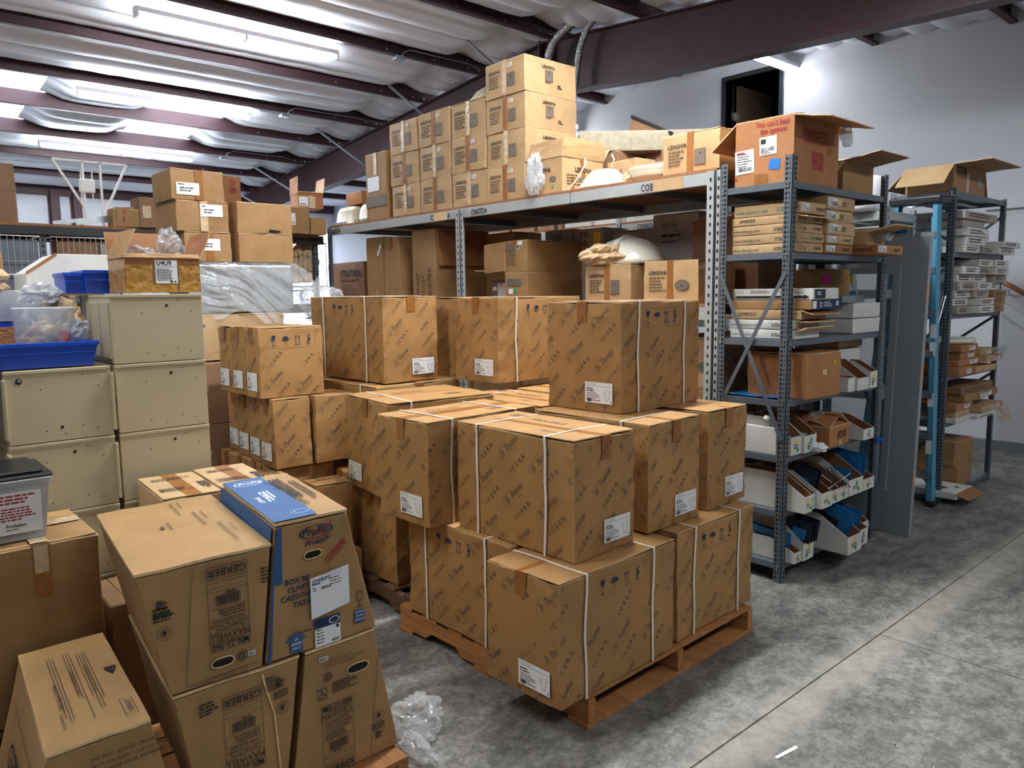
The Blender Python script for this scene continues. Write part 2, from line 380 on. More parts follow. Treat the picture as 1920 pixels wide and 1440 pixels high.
def icera_label(D, x, y, w=.160, h=.095):
    D.rect(x, y, w, h, 'paper', 2)
    D.text('ICERA', x+w*.06, y+h*.86, h*.13, 'ink', space=1.8, lay=3, clip=False); D.rect(x+w*.05, y+h*.81, w*.9, h*.012, 'inkg', 3)
    D.lines(x+w*.06, y+h*.66, w*.34, 2, h*.1, h*.055, 'ink', seed=3, lay=3); D.lines(x+w*.06, y+h*.45, w*.52, 5, h*.085, h*.035, 'inkg', seed=4, lay=3)
    D.bars(x+w*.07, y+h*.05, w*.17, h*.15, seed=5, lay=3)
    D.ring(x+w*.8, y+h*.58, w*.12, w*.012, 'inkg', 3, sy=.35); D.line([(x+w*.7, y+h*.55), (x+w*.74, y+h*.3), (x+w*.77, y+h*.18), (x+w*.85, y+h*.18), (x+w*.88, y+h*.45), (x+w*.92, y+h*.58)], w*.01, 'inkg', 3)
    D.rect(x+w*.93, y+h*.07, w*.03, h*.08, 'ink', 3)
def strap_loop(t, pts, wdt=.011, axis='y', name='strap'):
    """flat plastic band following pts, its width along axis"""
    m = MB(); ax = Vector((0, 1, 0)) if axis == 'y' else Vector((1, 0, 0)); B = 0
    P_ = []
    for a, b in zip(pts, pts[1:]):
        a, b = Vector(a), Vector(b)
        for k in range(4):
            q = a.lerp(b, k/4); P_.append(q+ax*(.006*noise.noise(q*6)))
    P_.append(Vector(pts[-1])); ctr = sum(P_, Vector())/len(P_)
    for q in P_:
        o = (q-ctr); o -= ax*o.dot(ax); o = o.normalized()*.0022
        for s_ in (-1, 1): m.v.append(tuple(q+ax*s_*wdt/2)); 
        for s_ in (-1, 1): m.v.append(tuple(q+o+ax*s_*wdt/2))
    for i in range(len(P_)-1):
        a = i*4; b = a+4
        for f in ((a+2, a+3, b+3, b+2), (a, b, b+1, a+1), (a, a+2, b+2, b), (a+1, b+1, b+3, a+3)): m.f.append(f); m.m.append(0)
    return m.build(name, K['strap'], t)
ICN = 0
def icera(label, N, w, d, h=.47, th=2, straps='', symf='', labf='', tape=True, grp='orange-brown toilet cartons with diagonal print', seed=None, prints='LR', tapes=None):
    global ICN; ICN += 1; seed = seed or ICN
    long_x = w > d
    t = carton(label, N, w, d, h, th, 'icera', grp, seam='x' if long_x else 'y', tape=(.055, .09, 'tape') if tape else None, n=8, amp=.005, crush=.01)
    for f in prints:
        W = w if f == 'L' else d; sym = (W*.5-.1 if W > .5 else .1) if f in symf else 0
        D = icera_print(W, h-.01, sym, seed*7+ord(f), 0)
        if f in labf:
            Lb = Dec(); icera_label(Lb, (W-.195 if f == 'R' else W-.20) if .3 < W < .5 else (W-.30 if W > .5 else .03), .04, *((.13, .1) if W < .3 else ())); stamp(t, f, w, d, h, Lb, 'shipping_label', .0056)
        stamp(t, f, w, d, h, D, 'printing')
    D = Dec(); W = max(w, d)
    if long_x: D.text('FRAGILE', w*.32, d*.62, .05, 'inkg', 0, sx=1.1); D.text('FRAGILE', w*.62, d*.2, .03, 'inkg', 0, shear=.4); D.lines(w*.1, d*.8, .1, 3, .02, .008, seed=seed); stamp(t, 'T', w, d, h, D)
    else: D.text('FRAGILE', d*.3, w*.62, .05, 'inkg'); D.lines(d*.65, w*.3, .12, 3, .02, .008, seed=seed); stamp(t, 'TR', w, d, h, D)
    e = .006
    for q in straps:
        fr = float({'a': .2, 'b': .78, 'c': .5}[q])
        if long_x:
            x = -w*(1-fr); strap_loop(t, [(x, -e, .0), (x+.01, -e-.002, h*.5), (x, -e, h+.001), (x, 0, h+.0025), (x, d/2, h+.0035), (x, d, h+.0025), (x, d+e, h*.5), (x, d+e, .0)], axis='x')
        else:
            y = d*fr; strap_loop(t, [(e, y, .0), (e+.002, y-.01, h*.5), (e, y, h+.001), (0, y, h+.0025), (-w/2, y, h+.0035), (-w, y, h+.0025), (-w-e, y, h*.5), (-w-e, y, .0)], axis='y')
    return t
def plate(m, o, u, v, t, mo=0, mi=0, me=1): 
    """thin board spanned by u, v; thickness t along u x v"""
    o, u, v = Vector(o), Vector(u), Vector(v); n = u.cross(v).normalized()
    return m.prism([(0, 0), (1, 0), (1, 1), (0, 1)], o, u, v, n, t, mo, mi, me)
def flap(t, o, u, dirv, mt, inner='inner', name='flap', th=.005, curl=0):
    """open flap: hinge from o along u, reaching dirv, slightly curled"""
    m = MB(); o, u, dv = Vector(o), Vector(u), Vector(dirv); n = u.cross(dv).normalized()
    def f(a, b, s): return o+u*a+dv*b+n*(curl*b*b+.004*noise.noise(Vector((a*3, b*3, o.x*9))))+n*s
    m.grid(lambda a, b: f(a, b, th), 5, 4, 0); k = len(m.v); m.grid(lambda a, b: f(a, b, 0), 5, 4, 1)
    m.f = [q if i < 20 else q[::-1] for i, q in enumerate(m.f)]
    def ed(i, j): m.f.append((i, i+k, j+k, j)); m.m.append(2)
    for i in range(5): ed(i, i+1); ed(24+i+1, 24+i)
    for j in range(4): ed(j*6+6, j*6); ed(j*6+5, j*6+11)
    return m.build(name, [K[mt], K[inner], K['edge']], t)
def open_box(label, N, w, d, h, th=0, mt='brown', group=None, flaps={}, cat='box', name='open_cardboard_box', inner='inner', t_=.005, fin='dura'):
    t = thing(name, label, cat, N, th, group); m = MB(); e = t_
    def wall(x0, x1, y0, y1): m.box(x0, x1, y0, y1, 0, h, 0)
    m.box(-w, 0, 0, e, 0, h, 0).box(-w, 0, d-e, d, 0, h, 0).box(-w, -w+e, e, d-e, 0, h, 0).box(-e, 0, e, d-e, 0, h, 0).box(-w+e, -e, e, d-e, 0, e, 0)
    m.build('box_body', K[mt], t, bevel=.0015)
    H = {'L': ((-w, 0, h), (w, 0, 0)), 'R': ((0, 0, h), (0, d, 0)), 'B': ((0, d, h), (-w, 0, 0)), 'W': ((-w, d, h), (0, -d, 0))}
    out = {'L': (0, -1), 'R': (1, 0), 'B': (0, 1), 'W': (-1, 0)}
    for k, (ln, ang) in flaps.items():   # ang 90 = straight up, 0 = level outward, <0 hanging, >90 leaning in
        o, u = H[k]; ox, oy = out[k]; dv = (ox*math.cos(R(ang))*ln, oy*math.cos(R(ang))*ln, math.sin(R(ang))*ln)
        flap(t, o, u, dv, mt, fin, curl=rnd.uniform(-.015, .015))
    return t
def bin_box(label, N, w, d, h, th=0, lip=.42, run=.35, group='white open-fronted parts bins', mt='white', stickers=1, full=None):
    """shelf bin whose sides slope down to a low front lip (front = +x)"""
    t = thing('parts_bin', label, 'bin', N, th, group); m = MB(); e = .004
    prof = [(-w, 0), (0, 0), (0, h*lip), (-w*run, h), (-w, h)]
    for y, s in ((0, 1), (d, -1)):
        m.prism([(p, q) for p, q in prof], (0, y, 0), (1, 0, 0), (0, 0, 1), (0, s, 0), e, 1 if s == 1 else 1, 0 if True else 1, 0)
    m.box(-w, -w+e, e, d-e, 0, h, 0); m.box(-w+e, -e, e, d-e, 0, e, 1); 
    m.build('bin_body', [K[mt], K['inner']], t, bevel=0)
    f = MB().box(-e, 0, e, d-e, 0, h*lip, 0); f.build('front_lip', K[mt], t)
    if stickers:
        D = Dec(); r = random.Random(int(N[1]*1000)); q = min(d, h*lip)
        D.disc(d*.55, h*lip*.72, q*.13, 'yellow' if r.random() < .5 else 'green', 1); D.lines(d*.25, h*lip*.5, d*.5, 2, q*.14, q*.07, 'inkg', seed=r.randint(1, 99))
        D.disc(d*r.uniform(.3, .8), h*lip*.25, q*.12, 'green', 1)
        D.put('sticker', t, (0, 0, 0), (0, 1, 0), (0, 0, 1), .001)
    return t
# ================================================================ THE SETTING
def struct(o): o['kind'] = 'structure'; return o
def concrete():
    m = bpy.data.materials.new('worn_concrete'); m.use_nodes = True; nt = m.node_tree; N = nt.nodes; L = nt.links; b = N['Principled BSDF']
    tc = N.new('ShaderNodeTexCoord')
    def nz(s, d, r=.6, sc_=(1, 1, 1), dist=0):
        mp = N.new('ShaderNodeMapping'); mp.inputs['Scale'].default_value = sc_; L.new(tc.outputs['Object'], mp.inputs[0])
        n = N.new('ShaderNodeTexNoise'); n.inputs['Scale'].default_value = s; n.inputs['Detail'].default_value = d; n.inputs['Roughness'].default_value = r
        n.inputs['Distortion'].default_value = dist; L.new(mp.outputs[0], n.inputs[0]); return n.outputs[0]
    def ramp(src, pts):
        r = N.new('ShaderNodeValToRGB'); e = r.color_ramp.elements
        while len(e) < len(pts): e.new(.5)
        for i, (p, c) in enumerate(pts): e[i].position = p; e[i].color = c if len(c) == 4 else srgb(*c)
        L.new(src, r.inputs[0]); return r.outputs[0]
    def mix(a, b_, f, mode='MIX'):
        x = N.new('ShaderNodeMix'); x.data_type = 'RGBA'; x.blend_type = mode
        if isinstance(f, float): x.inputs[0].default_value = f
        else: L.new(f, x.inputs[0])
        L.new(a, x.inputs[6]); L.new(b_, x.inputs[7]); return x.outputs[2]
    base = ramp(nz(1.6, 9, .7, (1, .6, 1), .4), [(.32, (108, 108, 104)), (.48, (142, 141, 134)), (.64, (170, 167, 158))])
    dark = ramp(nz(2.1, 11, .75, (1.2, .5, 1), .8), [(.48, (1, 1, 1, 1)), (.62, (.5, .5, .51, 1))])
    fine = ramp(nz(34, 10, .85), [(.40, (.36, .36, .36, 1)), (.56, (1.0, 1.0, 1.0, 1))]); mid = ramp(nz(11, 10, .82, (1, .7, 1), .3), [(.44, (.42, .42, .43, 1)), (.54, (1, 1, 1, 1))])
    c = mix(base, dark, .8, 'MULTIPLY'); c = mix(c, mid, .75, 'MULTIPLY'); c = mix(c, fine, .75, 'MULTIPLY')
    # paler dusty band beside the control joint at x = -1.41
    sx = N.new('ShaderNodeSeparateXYZ'); L.new(tc.outputs['Object'], sx.inputs[0])
    a1 = N.new('ShaderNodeMath'); a1.operation = 'ADD'; a1.inputs[1].default_value = 1.36; L.new(sx.outputs[0], a1.inputs[0])
    ab = N.new('ShaderNodeMath'); ab.operation = 'ABSOLUTE'; L.new(a1.outputs[0], ab.inputs[0])
    wob = N.new('ShaderNodeMath'); wob.operation = 'MULTIPLY_ADD'; wob.inputs[1].default_value = .22; L.new(nz(5, 6, .7), wob.inputs[0]); L.new(ab.outputs[0], wob.inputs[2])
    band = ramp(wob.outputs[0], [(.15, (1, 1, 1, 1)), (.24, (0, 0, 0, 1))])
    pale = ramp(nz(14, 6, .7), [(.3, (150, 146, 134)), (.7, (190, 184, 170))]); 
    bf = N.new('ShaderNodeMath'); bf.operation = 'MULTIPLY'; bf.inputs[1].default_value = .6; L.new(band, bf.inputs[0])
    c = mix(c, pale, bf.outputs[0]); L.new(c, b.inputs['Base Color'])
    rr = N.new('ShaderNodeMapRange'); rr.inputs[3].default_value = .42; rr.inputs[4].default_value = .85; L.new(nz(3, 6), rr.inputs[0]); L.new(rr.outputs[0], b.inputs['Roughness'])
    bp = N.new('ShaderNodeBump'); bp.inputs['Strength'].default_value = .35; bp.inputs['Distance'].default_value = .004; L.new(nz(40, 6, .7), bp.inputs['Height']); L.new(bp.outputs[0], b.inputs['Normal'])
    return m
K['floor'] = concrete()
K['wall'] = mat('white_painted_drywall', (205, 207, 214), .75, var=.03, scale=1.2, bump=.08, bscale=120)
K['insul'] = mat('white_vinyl_insulation', (228, 231, 240), .6, var=.06, scale=3, bump=.3, bscale=9, stretch=(2, .5, 1))
K['base'] = mat('grey_vinyl_baseboard', (120, 126, 132), .5)
XS = [2.7, 1.4, .1, -1.2, -2.49, -3.77, -5.03, -6.3, -7.57, -8.74, -9.95, -11.06, -12.25, -13.33, -14.46, -15.6]
def zb(x): return 4.41-(.085*(x+6.4) if x > -6.4 else .10*(-6.4-x))
YW = 8.558; Y0 = -3.2; X0 = -15.6; X1 = 3.0
# floor: slabs on either side of the sawn joint, joint recessed
f = MB().box(X0, X1, Y0, YW, -.2, -.012, 0); struct(f.build('floor', K['floor']))
fl = bpy.data.objects['floor']
for (a, b_, c, d) in ((X0, -1.4135, Y0, YW), (-1.4065, X1, Y0, 3.527), (-1.4065, X1, 3.533, YW)):
    MB().box(a, b_, c, d, -.012, 0, 0).build('concrete_slab', K['floor'], fl)
# walls
def wall(name, boxes, m='wall'):
    q = MB()
    for b_ in boxes: q.box(*b_)
    return struct(q.build(name, K[m]))
DX0, DX1, DZ0, DZ1 = -5.56, -4.83, 2.3, 4.19     # upstairs door opening
wb = wall('wall_back', [(X0, DX0, YW, YW+.15, 0, 4.7), (DX1, X1, YW, YW+.15, 0, 4.7), (DX0, DX1, YW, YW+.15, 0, DZ0), (DX0, DX1, YW, YW+.15, DZ1, 4.7)])
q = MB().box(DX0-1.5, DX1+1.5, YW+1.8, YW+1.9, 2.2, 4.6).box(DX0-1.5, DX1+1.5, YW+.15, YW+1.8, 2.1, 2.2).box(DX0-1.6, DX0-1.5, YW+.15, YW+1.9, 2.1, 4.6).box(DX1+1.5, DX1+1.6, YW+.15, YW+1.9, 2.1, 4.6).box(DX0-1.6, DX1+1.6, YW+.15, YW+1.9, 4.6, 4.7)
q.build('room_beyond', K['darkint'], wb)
d1 = MB().box(DX0-.05, DX0, YW-.03, YW+.17, DZ0, DZ1+.05).box(DX1, DX1+.05, YW-.03, YW+.17, DZ0, DZ1+.05).box(DX0, DX1, YW-.03, YW+.17, DZ1, DZ1+.05)
d1 = struct(d1.build('door_1', mat('black_door_frame', (38, 40, 44), .35)))
MB().box(DX0+.02, DX0+.06, YW+.2, YW+.98, DZ0, DZ1-.03).build('door_leaf', mat('brown_door_leaf', (84, 66, 54), .5), d1)
MB().box(DX0+.004, DX0+.024, YW+.12, YW+.2, 3.74, 3.84).build('hinge', K['bolt'], d1)
wl = wall('wall_left', [(X0-.2, X0, Y0, YW+.15, 0, 3.45)], 'insul')
for (y0, y1, z0, z1, n) in ((5.9, 8.5, .9, 2.98, 1), (1.2, 2.75, 1.9, 2.85, 2), (4.2, 5.6, 2.0, 2.72, 3)):
    wdo = struct(MB().box(X0+.001, X0+.03, y0, y1, z0, z1).build('window_%d' % n, K['day']))
    MB().box(X0+.03, X0+.05, y0-.04, y1+.04, z1, z1+.05).box(X0+.03, X0+.05, y0-.04, y1+.04, z0-.05, z0).box(X0+.03, X0+.05, (y0+y1)/2-.02, (y0+y1)/2+.02, z0, z1).build('window_frame', K['lampw'], wdo)
for y in (3.03, 3.38, 6.2): MB().box(X0+.02, X0+.14, y, y+.13, 0, 3.5).box(X0, X0+.02, y-.03, y+.16, 0, 3.5).build('wall_column', K['redsteel'], wl)
MB().box(X0, X0+.06, Y0, YW, 3.42, 3.62).box(X0, X0+.14, Y0, YW, 3.6, 3.63).build('eave_strut', K['redsteel'], wl)
MB().tube([(X0+.1, 1.2, 2.93), (X0+.1, 3.0, 2.9)], .012).build('conduit', K['black'], wl)
K['dim'] = mat('grey_liner_wall', (110, 110, 112), .8); wall('wall_right', [(X1, X1+.1, Y0, YW+.15, 0, 3.9)], 'dim'); wall('wall_front', [(X0, X1, Y0-.1, Y0, 0, 4.7)], 'dim')
bb = struct(MB().box(X0, X1, YW-.012, YW, 0, .098).build('baseboard_back', K['base']))
# stair handrail and white skirt board on the back wall, far right
hr = thing('handrail', 'brown wooden handrail sloping down along the grey-white wall at the right edge', 'handrail', (-2.4, YW-.08, 1.66))
MB().tube([(0, 0, 0), (.1, 0, -.055), (1.6, 0, -1.03)], .024, 10).build('rail', K['rail'], hr, smooth=True)
for x in (.06, .8): MB().tube([(x, 0, -.04-x*.62+.0), (x, .03, -.09-x*.62), (x, .078, -.09-x*.62)], .009, 6).build('bracket', K['bolt'], hr)
struct(MB().prism([(-2.45, 1.50), (-.8, .38), (-.8, .26), (-2.45, 1.38)], (0, YW-.02, 0), (1, 0, 0), (0, 0, 1), (0, 1, 0), .018).build('trim_1', K['wall']))
struct(MB().box(-2.6, X1, YW-.05, YW, 2.36, 2.41).build('trim_2', K['wall']))
# ceiling: deck, purlins, insulation bays, rafter
ce = MB()
for a, b_ in zip(XS, XS[1:]):
    ce.hexa([(b_, Y0, zb(b_)+.22), (a, Y0, zb(a)+.22), (a, YW+.2, zb(a)+.22), (b_, YW+.2, zb(b_)+.22), (b_, Y0, zb(b_)+.3), (a, Y0, zb(a)+.3), (a, YW+.2, zb(a)+.3), (b_, YW+.2, zb(b_)+.3)])
ce.box(2.6, 3.1, Y0, YW+.2, 3.75, 3.95)
ce = struct(ce.build('ceiling', K['insul']))
for i, x in enumerate(XS[:-1]):
    z = zb(x); m = MB()
    m.box(x-.004, x+.004, Y0, YW, z, z+.2).box(x, x+.065, Y0, YW, z-.004, z+.004).box(x-.065, x, Y0, YW, z+.196, z+.204).box(x+.058, x+.065, Y0, YW, z, z+.022)
    m.build('purlin', K['redsteel'], ce)
    b_ = MB()
    for y in (4.9, 5.55, 6.05, 6.22, 6.6, 7.1):
        for zz in (.05, .14): b_.lathe([(0, 0), (.011, 0), (.011, .006), (0, .006)], 6, 0, (0, 0, 0)) if False else b_.box(x+.004, x+.012, y-.01, y+.01, z+zz-.01, z+zz+.01)
    b_.build('purlin_bolts', K['bolt'], ce, kind='stuff')
def bay(a, b_, y0, y1, sd, ends=()):
    za, zb_ = zb(a)+.2, zb(b_)+.2; seams = [-1.3, 2.3, 5.85, 7.3]
    def fn(u, v):
        y = y0+(y1-y0)*v; x = a+(b_-a)*u; e = min(u, 1-u)
        sag = .12*math.sin(math.pi*u)**.45
        pinch = 1
        for s_ in seams[2:]: pinch *= 1-.75*math.exp(-((y-s_-.05*math.sin(x*9))/.16)**2)
        for s_ in ends: pinch *= 1-.85*math.exp(-((y-s_)/.18)**2)
        k = 4; ww = u*k+.07*noise.noise(Vector((x, y*.5, sd)))
        fold = .046*abs(math.sin(math.pi*ww))**.7
        return (x, y, za+(zb_-za)*u-(sag+fold*min(1, e*12))*pinch-.010*noise.noise(Vector((x*1.5, y*.8, sd)))*min(1, e*8)-.006*noise.noise(Vector((x*6, y*6, sd))))
    m = MB(); m.grid(fn, 34, max(8, int((y1-y0)*9)))
    return m.build('insulation_sheet', K['insul'], ce, smooth=True)
for i, (a, b_) in enumerate(zip(XS, XS[1:])):
    if i in (10, 11):
        g = 0 if i == 10 else .05
        bay(a, b_, Y0, .75, i, (.75,)); bay(a, b_, 2.12-g, 3.42-g, i, (2.12-g, 3.42-g)); bay(a, b_, 4.3-g, YW, i, (4.3-g,))
        for (p, q) in ((.7, 2.2-g), (3.35-g, 4.38-g)):
            zz = lambda x: zb(x)+.185
            MB().hexa([(b_, p, zz(b_)), (a, p, zz(a)), (a, q, zz(a)), (b_, q, zz(b_)), (b_, p, zz(b_)+.01), (a, p, zz(a)+.01), (a, q, zz(a)+.01), (b_, q, zz(b_)+.01)]).build('skylight_panel', K['sky'], ce)
    else: bay(a, b_, Y0, YW, i)
# tapered rafter in the plane y = 6.3
YR = 6.3
def rdep(x): return .58-.045*max(0, x+5.0) if x > -5 else .58-.022*max(0, -8.5-x)
m = MB(); xs = [2.9, 0, -2.5, -5, -6.4, -8.5, -10.5, -12.5, -15.45]
for a, b_ in zip(xs, xs[1:]):
    for (ya_, yb_, t0, t1, u0, u1) in ((-.005, .005, -1, 0, 0, 0),):
        m.hexa([(b_, YR-.005, zb(b_)-rdep(b_)), (a, YR-.005, zb(a)-rdep(a)), (a, YR+.005, zb(a)-rdep(a)), (b_, YR+.005, zb(b_)-rdep(b_)), (b_, YR-.005, zb(b_)), (a, YR-.005, zb(a)), (a, YR+.005, zb(a)), (b_, YR+.005, zb(b_))])
    for g in (lambda x: zb(x)-.014, lambda x: zb(x)-rdep(x)):
        m.hexa([(b_, YR-.085, g(b_)), (a, YR-.085, g(a)), (a, YR+.085, g(a)), (b_, YR+.085, g(b_)), (b_, YR-.085, g(b_)+.012), (a, YR-.085, g(a)+.012), (a, YR+.085, g(a)+.012), (b_, YR+.085, g(b_)+.012)])
m.build('roof_rafter', K['redsteel'], ce)
m = MB()
for x in (-6.4,): m.box(x-.09, x-.07, YR-.085, YR+.085, zb(x)-.62, zb(x)+.02).box(x+.07, x+.09, YR-.085, YR+.085, zb(x)-.62, zb(x)+.02)
m.build('splice_plate', K['redsteel'], ce)
for x, y in ((-6.6, 0), (-8.2, 0), (-10.2, 0), (-12.5, 0), (-13.9, 0)):
    MB().tube([(x-.35, YR-.75, zb(x)+.03), (x-.1, YR-.03, zb(x)-rdep(x)+.05)], .016, 4).build('flange_brace', K['galv'], ce)
# fluorescent fixtures
def tube_light(label, X, Yc, Z, E, grp='long fluorescent strip lights under the roof', ln=2.06, up=.45):
    t = thing('fluorescent_light', label, 'light', (X, Yc, Z), 0, grp)
    MB().prism([(-.055, .0), (.055, .0), (.04, .05), (-.04, .05)], (0, -ln/2, 0), (1, 0, 0), (0, 0, 1), (0, 1, 0), ln).build('housing', K['lampw'], t)
    for s_ in (-1, 1):
        for k in (-1, 1):
            MB().tube([(s_*.03, k*ln/4-.47, -.025), (s_*.03, k*ln/4+.47, -.025)], .016, 10).build('lamp_tube', K['tube'], t, smooth=True)
    for k in (-ln/2+.015, 0, ln/2-.015): MB().box(-.05, .05, k-.012, k+.012, -.045, .002).build('lamp_holder', K['lampw'], t)
    l = bpy.data.lights.new('lamp_glow', 'AREA'); l.shape = 'RECTANGLE'; l.size = .12; l.size_y = ln; l.energy = E; l.color = (.95, .98, 1)
    o = bpy.data.objects.new('lamp_glow', l); C.objects.link(o); o.parent = t; o.location = (0, 0, -.05)
    for g in (-1, 1):
        l = bpy.data.lights.new('lamp_glow_up', 'AREA'); l.shape = 'RECTANGLE'; l.size = .08; l.size_y = ln; l.energy = E*up/2; l.color = (.86, .93, 1)
        o = bpy.data.objects.new('lamp_glow_up', l); C.objects.link(o); o.parent = t; o.location = (g*.07, 0, .0); o.rotation_euler = (0, -g*R(112), 0)
    return t
LL = ['nearest long fluorescent strip light at the top left', 'fluorescent strip light beside the bright skylights', 'far fluorescent strip light above the white strut frame', 'fluorescent light peeking from behind the dark rafter near the wall', 'strip light beyond the rafter hidden by the tall yellow stack',
      'added unseen strip light overhead above the aisle', 'added unseen strip light overhead behind the viewer', 'added unseen strip light behind the viewer on the left', 'added unseen strip light overhead to the right', 'added unseen strip light over the far right aisle']  # these five fixtures are unseen, put in for their light
for lb, (x, y, z, e) in zip(LL, TUBES): tube_light(lb, x, y, z, e, up=1.1 if x < -7 and y < 5 else .15)
# conduit runs with junction boxes on the purlins
for lab, x, y0, yj, y1 in (('thin conduit with a small junction box under the middle purlin', -7.57, 4.3, 5.0, 6.2), ('thin conduit with a junction box near the second skylight', -9.95, 4.4, 4.75, 6.1), ('thin conduit with a junction box past the far strip light', -12.25, 4.5, 4.8, 6.0)):
    z = zb(x); t = thing('conduit_run', lab, 'conduit', (x+.085, yj, z-.02), 0)
    MB().tube([(0, y0-yj, -.01), (0, -.06, -.02)], .008, 6).build('conduit', K['galv'], t)
    MB().box(-.05, .05, -.06, .06, -.05, -.01).build('junction_box', K['galv'], t, bevel=.006)
    MB().tube([(0, .03, -.02), (.0, .08, .05), (.0, .16, .09), (.0, y1-yj-.2, .09), (.0, y1-yj, .05)], .007, 6).build('conduit', K['galv'], t, smooth=True)
# foil ducts thrown over the rafter
def duct(label, pts, r):
    P_ = []; n = len(pts)
    for i in range(n-1):
        p0, p1, p2, p3 = [Vector(pts[max(0, min(n-1, i+k))]) for k in (-1, 0, 1, 2)]
        for k in range(14):
            s_ = k/14; P_.append(.5*((2*p1)+(p2-p0)*s_+(2*p0-5*p1+4*p2-p3)*s_*s_+(3*p1-p0-3*p2+p3)*s_**3))
    rr = [r*(1+.10*math.sin(i*2.4)+.12*noise.noise(Vector((i*.4, r*9, 1)))) for i in range(len(P_))]
    o = MB().tube(P_, rr, 14).build('foil_duct', K['foil'], smooth=True); return tag(o, label, 'duct')
duct('thicker crinkled foil duct curving down in front of the dark rafter', [(-6.25, 6.1, 3.75), (-6.22, 6.1, 4.1), (-6.12, 6.1, 4.3), (-5.9, 6.14, 4.44), (-5.6, 6.2, 4.5), (-5.3, 6.4, 4.5)], .048)
duct('thinner foil duct hanging straight down the face of the rafter', [(-5.86, 6.12, 3.62), (-5.82, 6.14, 3.95), (-5.76, 6.14, 4.2), (-5.62, 6.16, 4.40), (-5.35, 6.25, 4.47), (-4.95, 6.45, 4.46)], .036)
duct('foil duct end lying along the wall top beyond the rafter', [(-5.2, 7.1, 4.40), (-5.4, 7.5, 4.36), (-5.62, 7.9, 4.33), (-5.62, 8.25, 4.36)], .07)
# ================================================================ PALLETS AND TOILET CARTONS
def pallet(label, x, y, rz, L=1.24, W=1.2, mt='wood', z=0):
    """near corner at (x, y); runs -x and +y; stringers run along y"""
    t = thing('wooden_pallet', label, 'pallet', (x, y, z), rz); r = random.Random(int(x*77))
    n = 7   # deck and bottom boards run along y, stringers along x
    for k in range(n):
        x0 = -W+k*(W-.1)/(n-1); MB().box(x0, x0+.1+r.uniform(-.01, .004), r.uniform(0, .01), L-r.uniform(0, .012), .108+r.uniform(-.002, .001), .125).build('deck_board', K[mt], t, bevel=.002)
    for k in range(3):
        y0 = .005+k*(L-.05)/2
        MB().prism([(0, .018), (0, .108), (-W, .108), (-W, .018), (-W+.2, .018), (-W+.24, .05), (-W+.42, .05), (-W+.46, .018), (-.46, .018), (-.42, .05), (-.24, .05), (-.2, .018)][::-1], (0, y0, 0), (1, 0, 0), (0, 0, 1), (0, 1, 0), .04).build('stringer', K[mt], t, bevel=.002)
    for x0 in (-.1, -W/2-.05, -W): MB().box(x0, x0+.1, 0, L, 0, .018).build('bottom_board', K[mt], t, bevel=.002)
    return t
def pallet_x(label, x, y, rz, L=1.24, W=1.2, mt='wood'):
    """stringers run along the visible right side: board ends show on it"""
    return pallet(label, x, y, rz, L, W, mt)
pallet('new orange-brown pallet under the front block of strapped cartons', -1.80, 1.95, 1.5, 1.18, 1.2)
pallet('dark old pallet under the second block of strapped cartons', -2.995, 2.0, 0, 1.2, 1.2, 'woodd')
pallet('pallet under the tapered toilet-bowl boxes at the front', -1.95, .10, 0, 1.17, .76, 'wood')
G = 'strapped toilet cartons with diagonal print'
icera('strapped carton at the nearest bottom corner of the front pallet, label on its left face', (-1.797, 1.800, .13), .372, .70, .466, 2, straps='ab', symf='R', labf='L', grp=G)
icera('strapped carton at the right end of the front pallet, bottom layer', (-1.842, 2.545, .13), .38, .62, .472, 2, straps='ab', symf='R', labf='', grp=G)
icera('strapped carton low on the left side of the front pallet', (-2.20, 1.935, .13), .71, .37, .468, 1, straps='ab', symf='L', labf='', grp=G)
icera('bottom carton in the middle of the front pallet, hidden behind the others', (-2.25, 2.36, .13), .7, .38, .462, 1, grp=G, prints='')
icera('bottom carton at the back of the front pallet', (-2.25, 2.77, .13), .7, .36, .462, 1, grp=G, prints='')
icera('large strapped carton jutting forward in the middle layer, label low on its right face', (-1.895, 1.983, .60), .675, .358, .462, 2, straps='ab', symf='', labf='R', grp=G)
icera('middle-layer carton behind the large front one, second label from the right', (-1.913, 2.443, .606), .66, .372, .456, 2, straps='b', labf='R', grp=G)
icera('middle-layer carton farthest right, third label on the right side', (-1.943, 2.905, .606), .66, .335, .456, 2, straps='', labf='R', grp=G)
icera('middle-layer carton overhanging the left side of the front pallet', (-2.622, 1.842, .60), .378, .66, .462, 2, straps='ab', symf='', labf='L', grp=G)
icera('middle-layer carton whose top shows behind the overhanging one', (-2.66, 2.56, .60), .66, .35, .452, 1, straps='a', grp=G, prints='R')
icera('middle-layer carton at the back corner of the front pallet', (-2.68, 2.94, .60), .66, .36, .455, 0, straps='b', grp=G, prints='R')
icera('top right carton of the block with two straps and a label on its left face', (-2.167, 2.56, 1.066), .441, .615, .495, 2, straps='ab', symf='R', labf='L', grp=G)
icera('top middle carton with a torn taped top and a label on its left face', (-3.266, 2.80, 1.095), .38, .70, .488, 2, straps='a', symf='R', labf='L', grp=G)
icera('top left carton of the block with label on its sunlit right face', (-3.741, 2.345, 1.095), .82, .387, .50, 2, straps='ab', symf='L', labf='R', grp=G)
icera('top carton squeezed between the left and middle ones', (-3.62, 2.85, 1.095), .8, .36, .488, 1, labf='R', grp=G)
icera('carton of the second pallet whose top shows left of the overhanging one', (-3.105, 1.955, .60), .50, .62, .482, -6, straps='a', symf='R', labf='L', grp=G)
icera('carton of the second pallet with one strap, farthest left', (-3.70, 2.26, .60), .74, .60, .485, 1, straps='ab', symf='L', labf='', grp=G)
